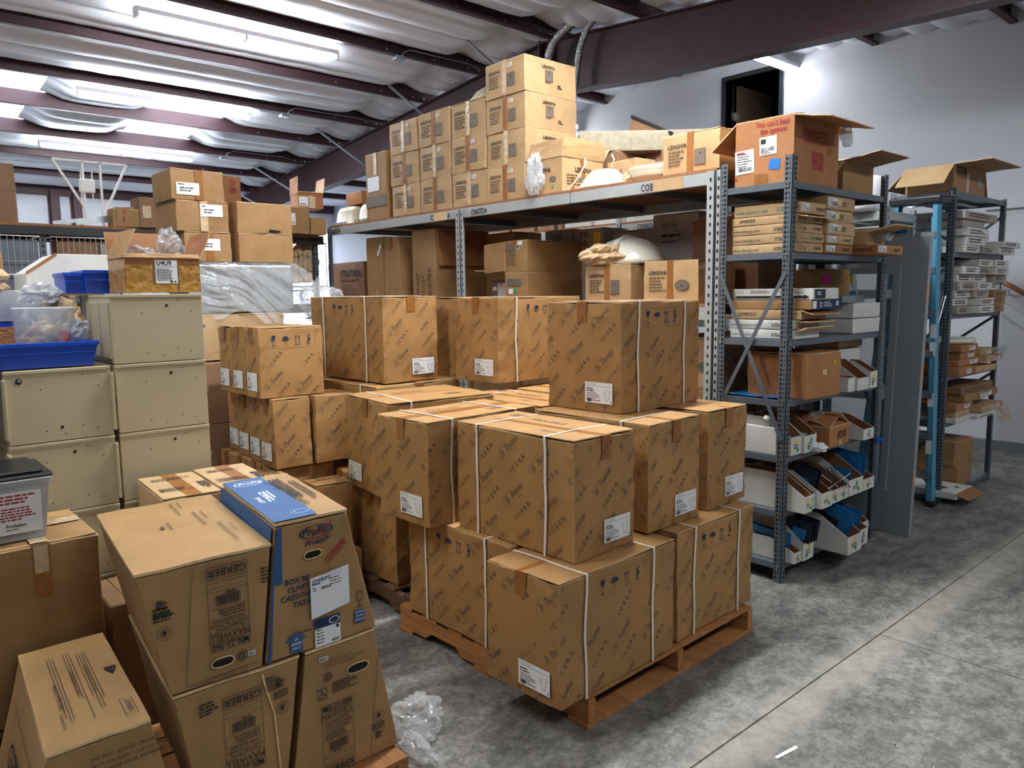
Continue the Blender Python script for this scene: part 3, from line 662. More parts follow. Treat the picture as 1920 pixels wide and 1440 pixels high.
icera('dark bottom carton of the second pallet with a strap', (-3.184, 2.03, .13), .48, .66, .468, 0, straps='', symf='', grp=G)
icera('dark bottom carton at the far left of the second pallet', (-3.70, 2.14, .13), .5, .6, .468, 0, grp=G)
# tall narrow tank cartons, dark pile to the left
for i in range(3):
    x = -4.0-.195*i
    icera('narrow tank carton, dark pile, top row, ' + ('nearest, symbols on its wide lit face', 'second from the lit face', 'third from the lit face, with a strap')[i], (x, 1.716, 1.045), .19, .38, .388, 0, symf='R' if i == 0 else '', labf='L', tape=True, grp='narrow tank cartons in the dark pile')
for i in range(4):
    icera('narrow tank carton, dark pile, middle row, ' + ('beside the single glass symbol', 'second leftwards', 'third leftwards', 'fourth and farthest left')[i], (-3.95-.205*i, 1.76+.02*i, .652), .195, .22 if i == 0 else .36, .388, 0, symf='', labf='L', grp='narrow tank cartons in the dark pile')
icera('narrow tank carton tucked behind the middle row, label at its left', (-3.93, 2.0, .652), .24, .24, .388, 0, labf='L', grp='narrow tank cartons in the dark pile')
for i in range(4):
    icera('tank carton in the lowest visible row of the dark pile, ' + ('nearest', 'second', 'third', 'fourth')[i]+' from the lit side', (-3.98-.205*i, 1.77, .262), .195, .36, .385, 0, labf='', grp='narrow tank cartons in the dark pile')
    icera('tank carton on the floor under the dark pile, ' + ('nearest', 'second', 'third', 'fourth')[i]+' from the lit side', (-3.98-.205*i, 1.77, .0), .195, .36, .26, 0, labf='', grp='narrow tank cartons in the dark pile', prints='')
t = icera('dark carton with a crumpled taped strap in front of the second pallet', (-3.70, 1.60, .30), .36, .17, .34, -4, straps='c', grp=G)
icera('dark carton with a white strap beside the crumpled one', (-3.50, 1.76, .30), .16, .2, .34, -4, straps='', symf='', grp=G)
carton('plain crate carton under the two dark strapped cartons', (-3.42, 1.58, 0), .64, .38, .296, -3, 'icera', flaps=False)

# ---------------------------------------------------------------- tapered bowl boxes
def wedge(label, X, f, back, mt='gerber', name='tapered_box', deco=None, hole=None, side=None, top=None, edge=None):
    """f: front face corners tl,tr,br,bl as (y,z); back: (dx,dy) sweep of the prism"""
    t = thing(name, label, 'box', (X, f[3][0], f[3][1])); oy, oz = f[3]
    P = [(0, y-oy, z-oz) for y, z in (f[3], f[2], f[1], f[0])]; S = Vector((back[0], back[1], 0))
    m = MB(); n = 8; rr = random.Random(int(X*100+oy*991))
    bl, br, tr, tl = [Vector(p) for p in P]
    sd = rr.random()*40
    def face(a, b, c, d, mi=0):
        def fn(u, v):
            p = (a.lerp(b, u)).lerp(d.lerp(c, u), v); return p+noise.noise_vector(p*5+Vector((sd, 0, 0)))*.004
        m.grid(fn, n, n, mi)
    face(bl, br, tr, tl); face(bl+S, bl, tl, tl+S); face(br, br+S, tr+S, tr); face(br+S, bl+S, tl+S, tr+S); face(bl+S, br+S, br, bl)
    face(tl, tr, tr+S, tl+S, 0)
    me = m.mesh('box_body', K[mt]); bm = bmesh.new(); bm.from_mesh(me); bmesh.ops.remove_doubles(bm, verts=bm.verts, dist=.0015); bmesh.ops.recalc_face_normals(bm, faces=bm.faces); bm.to_mesh(me); bm.free()
    link('box_body', me, t, bevel=.004)
    # lifted lid board with pale worn edge
    q = MB(); e = .007
    def lid(z): return lambda u, v: tl.lerp(tr, u)+S*v+Vector((.003, 0, z+.004*noise.noise(Vector((u*3, v*3, sd)))))
    q.grid(lid(.012), 5, 5, 0); q.grid(lid(.004), 5, 5, 0); k = 36
    for i in range(5):
        for a, b in ((i, i+1), (30+i+1, 30+i), (i*6+6, i*6), (i*6+5, i*6+11)): q.f.append((a, b, b+k, a+k)); q.m.append(1)
    q.build('top_flap', [K[mt], K['edge']], t)
    if hole:   # hand hole: flat plate painted in the opening's shade, pale torn rim, at (y,z) of front
        hy, hz, hw, hh, ang = hole; hp = []
        for i in range(16):
            a = 2*math.pi*i/16; px = math.copysign(abs(math.cos(a))**.6, math.cos(a))*hw/2; pz = math.sin(a)*hh/2
            hp.append((hy-oy+px*math.cos(R(ang))-pz*math.sin(R(ang)), hz-oz+px*math.sin(R(ang))+pz*math.cos(R(ang))))
        q = MB(); q.prism(hp, (.0045, 0, 0), (0, 1, 0), (0, 0, 1), (1, 0, 0), .0008); q.build('hand_hole', K['hole'], t)
        q = MB(); q.tube([(.0055, a, b) for a, b in hp+hp[:1]], .0022, 5); q.build('hole_rim', K['edge'], t)
    if deco: deco(t, oy, oz)
    if side:
        D = Dec(); side(D); q = (tl-bl); sl = q.length; Sn = S.normalized()
        D.put('printing', t, tuple(bl+S), tuple(-Sn), tuple(q.normalized()), .006)
    if top:
        D = Dec(); top(D); D.put('printing', t, tuple(tl+Vector((0, 0, .012))), (0, 1, 0), tuple(S.normalized()), .004)
    return t
def gerber_front(D, cx, cz, W=.135, model='MX-21-962', flip=True, extra=True, sc_=.83, dz=0):
    """panel of print centred on (cx, cz); flip = upside down"""
    E = Dec()
    E.frame(-W/2, .0, W, .235); E.text(model, 0, .210, .030, center=True, bold=.02, sx=.9); E.lines(-W*.35, .205, W*.7, 1, .01, .004, seed=2)
    E.text('MAXWELL', 0, .176, .034, center=True, sx=.85); E.rect(-W/2, .202, W, .0014); E.rect(-W/2, .170, W, .0014)
    for i, s in enumerate((('Elongated BOWL', 'CUVETTE ALLONGEE', 'TAZA ALARGADA') if '962' in model else ('ErgoHeight BOWL', 'CUVETTE ErgoHeight', 'TAZA ErgoHeight'))): E.text(s, 0, .157-i*.0135, .0135, center=True, bold=.01)
    E.rect(-W/2, .126, W, .0012); E.lines(-W*.4, .115, W*.8, 3, .01, .004, 'ink', seed=7); E.rect(-W/2, .088, W, .0012)
    E.bars(-W*.3, .045, W*.6, .036, seed=4); E.lines(-W*.2, .037, W*.4, 1, .01, .004, 'ink'); E.rect(-W/2, .03, W, .0012); E.rect(-W/2, .018, W, .0012)
    E.frame(-W/2, -.055, W, .045, .002); E.text('GERBER', 0, -.045, .037, center=True, bold=.01, space=1.0)
    E.ring(-.036, .275+dz, .019, .0025); E.text('D', -.045, .264+dz, .031, bold=.02)
    E.text('DO NOT STAND ON END', -.05, .335+dz, .0105); E.text('NE PAS POSER DEBOUT SUR LES EXTREMITES', -.05, .323+dz, .0088); E.text('NO SE PARE EN EL EXTREMO', -.05, .311+dz, .0105)
    for vs, fs, mi, lay in E.p:
        s = sc_*(-1 if flip else 1); D.p.append(([(cx+s*x, cz+s*y) for x, y in vs], fs, D.mi(E.mats[mi]), lay))
    return D
def drop(D, x, z, flip=False):
    D.ring(x, z, .019, .0012, n=24); D.ring(x, z, .012, .0009, n=20); s = -1 if flip else 1
    D.poly([(x, z+.010*s), (x+.006, z), (x+.004, z-.006*s), (x-.004, z-.006*s), (x-.006, z)]); D.lines(x-.025, z-.028 if not flip else z+.05, .05, 3, .008, .004, 'ink', seed=5); D.lines(x-.015, z-.056 if not flip else z+.085, .03, 4, .006, .004, 'ink', seed=8)
def panel(D, pts): return D.line(pts, .0016, 'inkg')
def dG1(t, oy, oz):
    D = Dec(); c = lambda y, z: (y-oy, z-oz)
    gerber_front(D, *c(.745, .855-.02), model='MX-21-962', flip=True); drop(D, *c(.575, .735), True)
    panel(D, [c(.655, .89), c(.62, .57), c(.82, .575)])
    D.rect(*c(.79, .60), .022, .013, 'paper', 2); D.bars(*c(.792, .602), .018, .009, lay=3); D.lines(*c(.55, .80), .06, 3, .01, .005, 'ink'); D.lines(*c(.84, .84), .03, 5, .01, .004, 'ink')
    D.put('printing', t, (0, 0, 0), (0, 1, 0), (0, 0, 1), .005)
wedge('upside-down tapered bowl box with hand hole, top left of the front pallet', -2.026, [(.512, .895), (.875, .896), (.832, .553), (.583, .557)], (-.67, .074), deco=dG1, hole=(.72, .607, .062, .026, 0),
      top=lambda D: (D.text('HANDLE WITH CARE', .21, .62, .016, 'ink', -90), D.text('Vitreous China', .235, .62, .013, 'ink', -90), D.text('MANIPULER AVEC SOIN', .25, .47, .016, 'ink', -90), D.text('Porcelaine vitrifiee', .275, .47, .013, 'ink', -90), D.text('MANIPULAR CON CUIDADO', .29, .30, .016, 'ink', -90), D.text('Porcelana vitrea', .315, .27, .013, 'ink', -90), D.text('MX-21-962', .155, .40, .018, 'ink', -90), D.lines(.135, .37, .05, 1, .01, .01, 'inkg', -90)))
def dPF(t, oy, oz):
    D = Dec(); c = lambda y, z: (y-oy, z-oz)
    D.poly([c(.847, .556), c(.870, .78), c(.891, .944), c(.907, .944), c(.902, .78), c(.877, .78), c(.858, .556)], 'blue_ink')
    D.ring(*c(1.015, .912), .055, .005, 'navy', n=28, sy=.36); D.text('ProFlo', *c(.968, .903), .032, 'navy', 0, bold=.02, shear=.2, lay=2)
    D.line([c(.98, .885), c(1.07, .935)], .003, 'red', 3); D.line([c(.985, .93), c(1.06, .885)], .003, 'red', 3)
    D.text('PF1403T', *c(.978, .873), .021, 'navy', bold=.02)
    D.text('GERBER', *c(1.045, .80), .034, 'red', 38, shear=.3, sx=.75, bold=.005)
    for i, (s, x) in enumerate((('BOX RE', .907), ('CUVET', .915), ('CAISSON', .893), ('TAZA', .93))): D.text(s, *c(x, .772-i*.024), .0225, 'navy', bold=.02, shear=.15)
    D.text('home', *c(.945, .615), .017, 'ink'); D.text('horizon', *c(.952, .615), .001, 'ink')
    D.poly([c(.90, .60), c(.935, .625), c(.97, .60), c(.955, .60), c(.955, .562), c(.917, .562), c(.917, .60)], 'blue_ink')
    for i, s in enumerate(('UP', 'ARRIBA', 'HAUT')): D.text(s, *c(.936, .598-i*.013), .011, 'paper', center=True, lay=3)
    D.rect(*c(.995, .555), .085, .085, 'paper', 2); D.rect(*c(.995, .612), .085, .03, 'navy', 3); D.ring(*c(1.06, .627), .018, .003, 'paper', 4, sy=.6); D.lines(*c(1.0, .605), .03, 5, .01, .004, 'inkg', lay=3); D.rect(*c(1.065, .60), .01, .01, 'ink', 4); D.bars(*c(1.05, .56), .025, .008, lay=4)
    D.frame(*c(1.14, .66), .02, .03, .002); D.line([c(1.15, .66), c(1.15, .642)], .002); D.line([c(1.14, .642), c(1.16, .642)], .002); D.rect(*c(1.13, .59), .035, .042, 'blue_ink')
    for i in range(3): D.text(('FRAGILE', 'FRAGIL', 'FRAGILE')[i], *c(1.1475, .622-i*.012), .0085, 'paper', center=True, lay=3)
    D.put('printing', t, (0, 0, 0), (0, 1, 0), (0, 0, 1), .005)
    D = Dec(); a = c(.985, .648); 
    Q = lambda u, v: (a[0]+u*.128+(0), a[1]+v*.135+u*.004)
    D.poly([Q(0, 0), Q(1, .1), Q(1, 1), Q(0, .93)], 'paper', 1); D.text("JOHNNY'S", *Q(.05, .80), .016, 'navy', 2, bold=.03, sx=.8, lay=2); D.rect(*Q(.05, .76), .026, .004, 'navy', 2)
    D.bars(*Q(.27, .62), .034, .008, lay=2); D.frame(*Q(.28, .88), .07, .009, .0008, lay=2); D.lines(*Q(.5, .8), .05, 3, .009, .003, lay=2); D.lines(*Q(.06, .68), .014, 2, .008, .003, 'ink', lay=2)
    D.put('taped_envelope', t, (.003, 0, 0), (0, 1, 0), (0, 0, 1), .006, 'white paper envelope taped to the front')
def tPF(D):
    D.rect(-.001, 0, .135, .57, 'blue_ink', 1); D.ring(.068, .50, .05, .005, 'paper', 2, n=26, sy=.62); D.text('ProFlo', .032, .492, .03, 'paper', 0, bold=.02, shear=.2, lay=3)
    D.text('PF1403T', .03, .30, .022, 'paper', -90, bold=.02, lay=2) ; D.lines(.062, .33, .10, 1, .01, .008, 'paper', -90, lay=2); D.lines(.085, .36, .14, 3, .013, .007, 'paper', -90, seed=4, lay=2)
    D.text('Johnnys Warehouse', .125, .47, .05, 'ink', -88, shear=.3, sx=.85, lay=3); D.lines(.165, .50, .3, 3, .014, .009, 'ink', -90, seed=6); D.lines(.205, .44, .3, 2, .013, .008, 'inkg', -90, seed=9)
    D.ring(.10, .06, .03, .0012, 'paper', 3, sy=.7); D.ring(.105, .06, .024, .0012, 'paper', 3, sy=.9)
wedge('blue-topped tapered box with a white envelope taped on its front', -2.027, [(.889, .947), (1.12, .947), (1.207, .553), (.842, .553)], (-.575, .072), deco=dPF, hole=(1.0, .845, .056, .024, 2), top=tPF,
      side=lambda D: (D.rect(.0, .0, .57, .40, 'blue_ink', 1), D.ring(.46, .30, .07, .008, 'paper', 2, sy=.7), D.poly([(.05, .31), (.085, .31), (.067, .35)], 'yellow', 2)))
def dG4(t, oy, oz):
    D = Dec(); c = lambda y, z: (y-oy, z-oz)
    gerber_front(D, *c(1.06, .175), model='MX-21-928', flip=False, sc_=.80, dz=.07); drop(D, *c(1.205, .26))
    D.frame(*c(.995, .385), .032, .036, .0018); D.ring(*c(1.01, .397), .009, .002); D.disc(*c(1.009, .414), .003); D.line([c(1.01, .41), c(1.012, .40), c(1.02, .40), c(1.023, .392)], .002); D.lines(*c(1.045, .425), .09, 6, .006, .003, 'ink')
    panel(D, [c(1.215, .505), c(1.17, .14)]); D.rect(*c(1.005, .505), .03, .014, 'paper', 2); D.bars(*c(1.007, .507), .026, .010, lay=3)
    D.put('printing', t, (0, 0, 0), (0, 1, 0), (0, 0, 1), .005)
wedge('upright tapered bowl box at the bottom right of the front stack, wheelchair symbol', -2.027, [(.962, .538), (1.197, .542), (1.279, .13), (.905, .13)], (-.66, .07), deco=dG4, hole=(1.135, .447, .075, .03, 0))
def dG3(t, oy, oz):
    D = Dec(); c = lambda y, z: (y-oy, z-oz)
    gerber_front(D, *c(.77, .455), model='MX-21-928', flip=True); drop(D, *c(.885, .41), True); D.lines(*c(.65, .50), .06, 4, .01, .005, 'ink'); D.lines(*c(.84, .51), .05, 5, .009, .004, 'ink')
    D.line([c(.83, .53), c(.835, .5), c(.86, .40), c(.872, .2), c(.89, .13)], .005, 'edge')
    D.put('printing', t, (0, 0, 0), (0, 1, 0), (0, 0, 1), .005)
wedge('upside-down tapered bowl box with a torn vertical crease, bottom of the front stack', -2.03, [(.586, .540), (.945, .537), (.885, .13), (.66, .13)], (-.66, .07), deco=dG3)
carton('tan carton carrying the left one of the printed pair', (-2.75, .79, 0), .40, .22, .555, -2, 'gerber')
# nearest lower-left box
wedge('lowest left tapered bowl box with handling instructions on its top', -2.035, [(.293, .50), (.53, .50), (.60, .13), (.20, .13)], (-.66, .045),
      deco=lambda t, oy, oz: (lambda D: (D.text('DO NOT STAND ON END', .185, .325, .014, 'ink'), D.text('NE PAS POSER DEBOUT SUR LES EXTREMITES', .165, .307, .0115, 'ink'), D.text('NO SE PARE EN EL EXTREMO', .18, .289, .014, 'ink'), D.ring(.245, .262, .018, .0024), D.text('D', .237, .252, .028, bold=.02), D.put('printing', t, (0, 0, 0), (0, 1, 0), (0, 0, 1), .005)))(Dec()),
      side=lambda D: (D.frame(.16, .10, .42, .2, .003), D.text('GERBER', .2, .16, .10, 'ink', 0, bold=.01)),
      top=lambda D: (D.text('HANDLE WITH CARE', .055, .36, .017, 'ink', -90), D.text('Vitreous China', .05, .17, .013, 'ink', -90), D.text('MANIPULER AVEC SOIN', .105, .42, .015, 'ink', -90), D.text('MANIPULAR CON CUIDADO', .145, .44, .015, 'ink', -90), D.lines(.078, .55, .5, 3, .008, .0028, 'inkg', -90, 5), D.lines(.122, .56, .5, 3, .008, .0028, 'inkg', -90, 6), D.lines(.162, .54, .48, 4, .008, .0028, 'inkg', -90, 8), D.poly([(.19, .38), (.225, .38), (.2075, .33)], 'ink'), D.frame(.19, .05, .03, .1, .0015), D.text('GERBER', .2, .14, .02, 'ink', -90)))
# small tan cartons behind, text on top
for i, (x, y, lab) in enumerate(((-2.745, .805, 'small tan carton with a taped printed top, left of the pair behind the bowl boxes'), (-2.755, 1.018, 'small tan carton with a taped printed top, right of the pair behind the bowl boxes'))):
    t = carton(lab, (x, y, .56), .40, .205, .34, -4, 'dura', 'pair of tan cartons behind the bowl boxes')
    D = Dec(); D.rect(0.0, .08, .40, .055, 'tape', 1); D.lines(.25, .02, .13, 5, .011, .005, 'ink', 90, 3+i, 3); D.lines(.08, .03, .15, 4, .012, .005, 'ink', 90, 6+i, 3); D.lines(.2, .19, .12, 3, .012, .008, 'ink', 0, 9+i, 3); stamp(t, 'T', .40, .205, .34, D)
carton('tan carton carrying the printed pair behind the bowl boxes', (-2.76, 1.03, 0), .40, .22, .555, -2, 'gerber')
t = carton('pale-topped carton in the gap between the big plain box and the bowl boxes', (-2.80, .63, .0), .30, .12, .55, 0, 'dura')
# big plain box on double pallet with tub
pallet('dark pallet under the big plain box at the left edge', -2.74, -.38, 0, 1.0, .40, 'woodd', 0)
pallet('second dark pallet stacked beneath the big plain box', -2.745, -.42, 0, 1.0, .40, 'woodd', .128)
t = carton('big plain brown box at the left edge carrying the clear tub', (-2.75, -.02, .26), .40, .615, .572, 0, 'gerber', seam='x', n=9, amp=.007)
D = Dec(); D.rect(.425, .40, .05, .17, 'tape', 1); D.rect(.43, .48, .04, .09, 'cleartape', 2); D.put('packing_tape', t, (0, 0, 0), (0, 1, 0), (0, 0, 1), .0065)
D = Dec(); D.rect(.13, 0, .07, .61, 'cleartape', 1); D.put('packing_tape', t, (-.40, 0, .572), (1, 0, 0), (0, 1, 0), .004)
D = Dec(); D.rect(.425, 0, .05, .38, 'cleartape', 1); D.put('packing_tape', t, (0, 0, .572), (0, 1, 0), (-1, 0, 0), .005)
t = thing('storage_tub', 'clear plastic tub with black lid and red-printed label on the big plain box', 'tub', (-2.80, .16, .838))
m = MB(); 
for (a, b, c, d) in (((0, 0), (0, .31), .0, .0),): pass
def tubwall(m, w0, d0, w1, d1, h, e=.003, M0=0):
    c = [(-w0/2, -d0/2), (w0/2, -d0/2), (w0/2, d0/2), (-w0/2, d0/2)]; C2 = [(-w1/2, -d1/2), (w1/2, -d1/2), (w1/2, d1/2), (-w1/2, d1/2)]
    for i in range(4):
        j = (i+1) % 4; a, b, p, q = c[i], c[j], C2[j], C2[i]; f = 1-2*e/w0; g = 1-2*e/w1
        m.hexa([(a[0], a[1], 0), (b[0], b[1], 0), (b[0]*f, b[1]*f, 0), (a[0]*f, a[1]*f, 0), (q[0], q[1], h), (p[0], p[1], h), (p[0]*g, p[1]*g, h), (q[0]*g, q[1]*g, h)], M0)
    m.box(-w0/2, w0/2, -d0/2, d0/2, 0, e, M0); return m
q = MB(); tubwall(q, .24, .56, .27, .60, .20); o_ = q.build('tub_body', K['clear'], t, (-.13, .02, 0), bevel=.004)
q = MB().box(-.145, .145, -.31, .31, .20, .212).box(-.125, .125, -.285, .285, .212, .225); q.build('lid', K['black'], t, (-.13, .02, 0), bevel=.006)
MB().box(-.142, .142, -.305, .305, .178, .2).build('rim', K['clear'], t, (-.13, .02, 0), bevel=.004)
MB().box(-.11, .11, -.26, .26, .005, .07).build('contents', K['darkpack'], t, (-.13, .02, 0), bevel=.01)
D = Dec(); D.rect(.10, .03, .19, .135, 'paper', 1); D.lines(.12, .15, .16, 3, .011, .006, 'red', seed=2); D.lines(.12, .11, .16, 5, .009, .005, 'red', seed=5); D.text('ProSelect', .19, .052, .014, 'ink', bold=.03, lay=2); D.lines(.11, .06, .07, 4, .007, .004, 'ink', seed=8); D.lines(.19, .043, .05, 1, .006, .003, 'ink', seed=8)
D.put('tub_label', t, (.008, 0, 0), (0, 1, 0), (.07, 0, 1), .001)
# plastic wrap on floor, paper strip, floor litter
def wad(label, c, r, seed, mt='film', cat='plastic wrap', name='plastic_wrap', sc_=(1, 1, 1), n=22, par=None, rough=.5):
    m = MB()
    def fn(u, v):
        a = 2*math.pi*u; b = math.pi*(v-.5); p = Vector((math.cos(a)*math.cos(b), math.sin(a)*math.cos(b), math.sin(b)))
        k = 1+rough*noise.noise(p*1.7+Vector((seed, 0, 0)))+rough*.45*noise.noise(p*5+Vector((0, seed, 0))); q = p*k*r; return (q.x*sc_[0], q.y*sc_[1], max(q.z*sc_[2], -r*sc_[2]*.8))
    m.grid(fn, n*2, n); o = m.build(name, K[mt], par, c if True else c)
    if par is None and label: tag(o, label, cat)
    return o
wad('crumpled clear plastic wrap on the floor beside the front pallet', (-2.24, 1.49, .05), .10, 3, sc_=(1.1, .9, .6))
wad('second shred of clear wrap trailing behind the front pallet corner', (-2.1, 1.40, .03), .07, 9, sc_=(1.3, .5, .5))
tag(MB().prism([(0, 0), (.012, .0), (.03, .11), (.015, .115)], (-1.25, 2.30, .001), (1, 0, 0), (0, 1, 0), (0, 0, 1), .001).build('paper_strip', K['paper']), 'white paper strip lying on the concrete near the bottom edge', 'paper')
q = MB(); rr = random.Random(5)
for i in range(60):
    x, y = rr.uniform(-1.9, .3), rr.uniform(1.6, 7.5); s_ = rr.uniform(.002, .006); q.box(x, x+s_, y, y+s_, 0, s_*.5, rr.choice((0, 1)))
tag(q.build('floor_litter', [K['paper'], K['ink']], kind='stuff'), 'tiny pale and dark crumbs scattered over the concrete floor', 'litter')
# ================================================================ RACKS
def angle_post(t, x, y, H, sx, sy, mt='steel', wd=.045, slots=False, hx=True, hy=True):
    """L-shaped punched post: flanges run sx along x and sy along y from the corner"""
    m = MB(); e = .003
    m.box(min(x, x+sx*wd), max(x, x+sx*wd), min(y, y+sy*e), max(y, y+sy*e), 0, H, 0).box(min(x, x+sx*e), max(x, x+sx*e), min(y, y+sy*wd), max(y, y+sy*wd), 0, H, 0)
    k = .05; z = .03
    while z < H-.02:
        for (a, rr) in ((.32, .0045), (.72, .0075)) if not slots else ((.5, .007),):
            hz = rr*(1.9 if slots else (1.15 if rr > .005 else 1))
            px, py = x+sx*wd*a, y+sy*wd*a
            if hx:
                yf = y-sy*.0008; n_ = 6
                m.add([(px+rr*math.cos(R(60*q)), yf, z+hz*math.sin(R(60*q))) for q in range(6)], [tuple(range(6)) if sy > 0 else tuple(range(6))[::-1]], 1)
            if hy:
                xf = x-sx*.0008
                m.add([(xf, py+rr*math.cos(R(60*q)), z+hz*math.sin(R(60*q))) for q in range(6)], [tuple(range(6)) if sx < 0 else tuple(range(6))[::-1]], 1)
        z += k*.5 if not slots else k
    return m.build('post', [K[mt], K['hole']], t)
def shelf(t, w, d, z, mt='steel', lip=.034, x=0, y=0, name='shelf'):
    m = MB(); e = .0025; q = .004
    m.box(x-w+q, x-q, y+q, y+d-q, z-e, z).box(x-w+q, x-q, y+q, y+q+e, z-lip, z-e).box(x-w+q, x-q, y+d-q-e, y+d-q, z-lip, z-e).box(x-q-e, x-q, y+q+e, y+d-q-e, z-lip, z-e).box(x-w+q, x-w+q+e, y+q+e, y+d-q-e, z-lip, z-e)
    m.box(x-w/2-.03, x-w/2+.03, y+.02, y+d-.02, z-lip*.8, z-e)
    return m.build(name, K[mt], t)
def rack(label, x, y, w, d, H, zs, group='grey punched-steel shelf racks'):
    t = thing('shelf_rack', label, 'rack', (x, y, 0), 0, group)
    for (px, py, sx, sy) in ((0, 0, -1, 1), (0, d, -1, -1), (-w, 0, 1, 1), (-w, d, 1, -1)): angle_post(t, px, py, H, sx, sy)
    for z in zs: shelf(t, w, d, z)
    m = MB()
    for z in zs:
        for (px, py) in ((0, 0), (0, d)):
            s_ = 1 if py == 0 else -1
            for zz in (z-.01, z-.026):
                m.box(px-.003, px+.006, py+s_*.02-.005, py+s_*.02+.005, zz-.005, zz+.005)
                if py == 0: m.box(px-.028, px-.018, -.006, .003, zz-.005, zz+.005).box(-w+.018, -w+.028, -.006, .003, zz-.005, zz+.005)
    m.build('shelf_bolts', K['bolt'], t, kind='stuff')
    return t
def brace(t, a, b, wd=.022, ax='y', mt='steel'):
    a, b = Vector(a), Vector(b); dv = (b-a); L_ = dv.length; dv.normalize(); n = Vector((0, -1, 0)) if ax == 'y' else Vector((1, 0, 0)); s_ = dv.cross(n).normalized()
    return MB().prism([(0, -wd/2), (L_, -wd/2), (L_, wd/2), (0, wd/2)], a, dv, s_, n, .003).build('cross_brace', K[mt], t)
Z1 = [2.166, 1.803, 1.338, 1.012, .706, .402, .108]
RW = .43
r1 = rack('near grey shelf rack full of boxes beside the front pallet', -2.045, 3.77, RW, 1.17, 2.30, Z1)
for a, b_ in (((-RW+.01, -.002, 1.70), (-.02, -.002, .80)), ((-.02, -.005, 1.70), (-RW+.06, -.005, 1.02))): brace(r1, a, b_)
for a, b_ in (((-RW+.01, 1.172, 1.70), (-.02, 1.172, .80)),): brace(r1, a, b_)
for a, b_ in (((-RW, .03, 1.3), (-RW, 1.1, .45)), ((-RW-.003, 1.1, 1.3), (-RW-.003, .03, .45)), ((-RW, .6, 1.75), (-RW, 1.1, 1.40))): brace(r1, a, b_, ax='x')
Z2 = [2.30, 1.862, 1.412, .958, .602, .045]
r2 = rack('far grey shelf rack beyond the blue ladder', -2.05, 6.09, .45, 1.15, 2.32, Z2)
for z0, z1 in ((2.2, 1.95), (1.75, 1.45), (1.35, .98), (.92, .62), (.56, .08)):
    brace(r2, (-.43, -.003, z0), (-.03, -.003, z1)); brace(r2, (-.03, -.006, z0), (-.43, -.006, z1))
for a, b_ in (((-.003, 1.1, 2.2), (-.40, 1.12, 1.9)), ((-.003, 1.1, 1.4), (-.40, 1.12, 1.1)), ((-.0, 1.1, .92), (-.4, 1.12, .62))): brace(r2, (a[0], 1.155, a[2]), (b_[0], 1.155, b_[2]))
# ---- long-span racks with beams and particle-board decks
def beam(t, x0, x1, y, z0, z1, lab=None, lx=0, mt='steelL'):
    MB().box(x0, x1, y, y+.03, z0, z1).build('beam', K[mt], t, bevel=.003)
    if lab:
        D = Dec(); D.text(lab, 0, .012, .05, 'ink', 0, bold=.02, sx=.66, space=1.1); D.put('rack_code', t, (lx, y, z0), (1, 0, 0), (0, 0, 1), .001)
lr = thing('long_span_rack', 'long pale-beam rack carrying the yellow cartons on its top deck', 'rack', (0, 3.8, 0))
for z0, z1 in ((2.205, 2.277), (1.435, 1.512)):
    for x0, x1 in ((-7.02, -5.975), (-5.965, -3.675), (-3.665, -2.52)): beam(lr, x0, x1, 0, z0, z1); beam(lr, x0, x1, 1.05, z0, z1)
    for x0, x1 in ((-7.02, -5.97), (-5.97, -4.3), (-4.3, -2.52)): MB().box(x0, x1, .0, 1.08, z1, z1+.018).build('deck_board', K['particle'], lr)
    for x in (-6.9, -6.2, -5.4, -4.6, -3.9, -3.2, -2.7): MB().box(x-.015, x+.015, .03, 1.05, z1-.05, z1).build('deck_support', K['steel'], lr)
for s_, lx in (('C0605DA', -6.98), ('C0607DA', -4.74)): 
    D = Dec(); D.text(s_, 0, .012, .06, 'ink', 0, bold=.025, sx=.72, space=1.12); D.put('rack_code', lr, (lx, 0, 2.205), (1, 0, 0), (0, 0, 1), .001)
D = Dec(); D.text('COB', 0, .012, .06, 'ink', 0, bold=.025, sx=.72, space=1.1); D.rect(.092, .001, .22, .07, 'dura', 3); D.put('rack_code', lr, (-3.06, 0, 2.205), (1, 0, 0), (0, 0, 1), .001)
D = Dec(); D.text('C', 0, .012, .06, 'ink', 0, bold=.025); D.text('A', .24, .012, .06, 'ink', 0, bold=.025, sx=.7); D.rect(.05, .002, .18, .068, 'edge', 2); D.put('rack_code', lr, (-5.28, 0, 2.205), (1, 0, 0), (0, 0, 1), .001)
for x in (-4.875, -2.525):
    angle_post(lr, x, -.012, 2.28, -1, 1, 'steelL', .05, True); angle_post(lr, x+.012, -.012, 2.28, 1, 1, 'steelL', .03, True)
    angle_post(lr, x, 1.10, 2.28, -1, -1, 'steelL', .05, True)
for x in (-7.03,): angle_post(lr, x, -.012, 2.28, 1, 1, 'steel', .05, True); angle_post(lr, x, 1.10, 2.28, 1, -1, 'steel', .05, True)
br = thing('long_span_rack', 'second long rack standing behind the first, its beams seen between the boxes', 'rack', (0, 5.6, 0))
for z0, z1 in ((2.165, 2.235), (1.3, 1.37)):
    for x0, x1 in ((-7.0, -4.75), (-4.74, -3.58)): beam(br, x0, x1, 0, z0, z1); 
    MB().box(-7.0, -3.58, 0, .62, z1, z1+.018).build('deck_board', K['particle'], br)
for s_, lx in (('C0505DA', -6.33), ('C0506DA', -4.55)):
    D = Dec(); D.text(s_, 0, .012, .065, 'ink', 0, bold=.025, sx=.72, space=1.1); D.put('rack_code', br, (lx, 0, 2.165), (1, 0, 0), (0, 0, 1), .001)
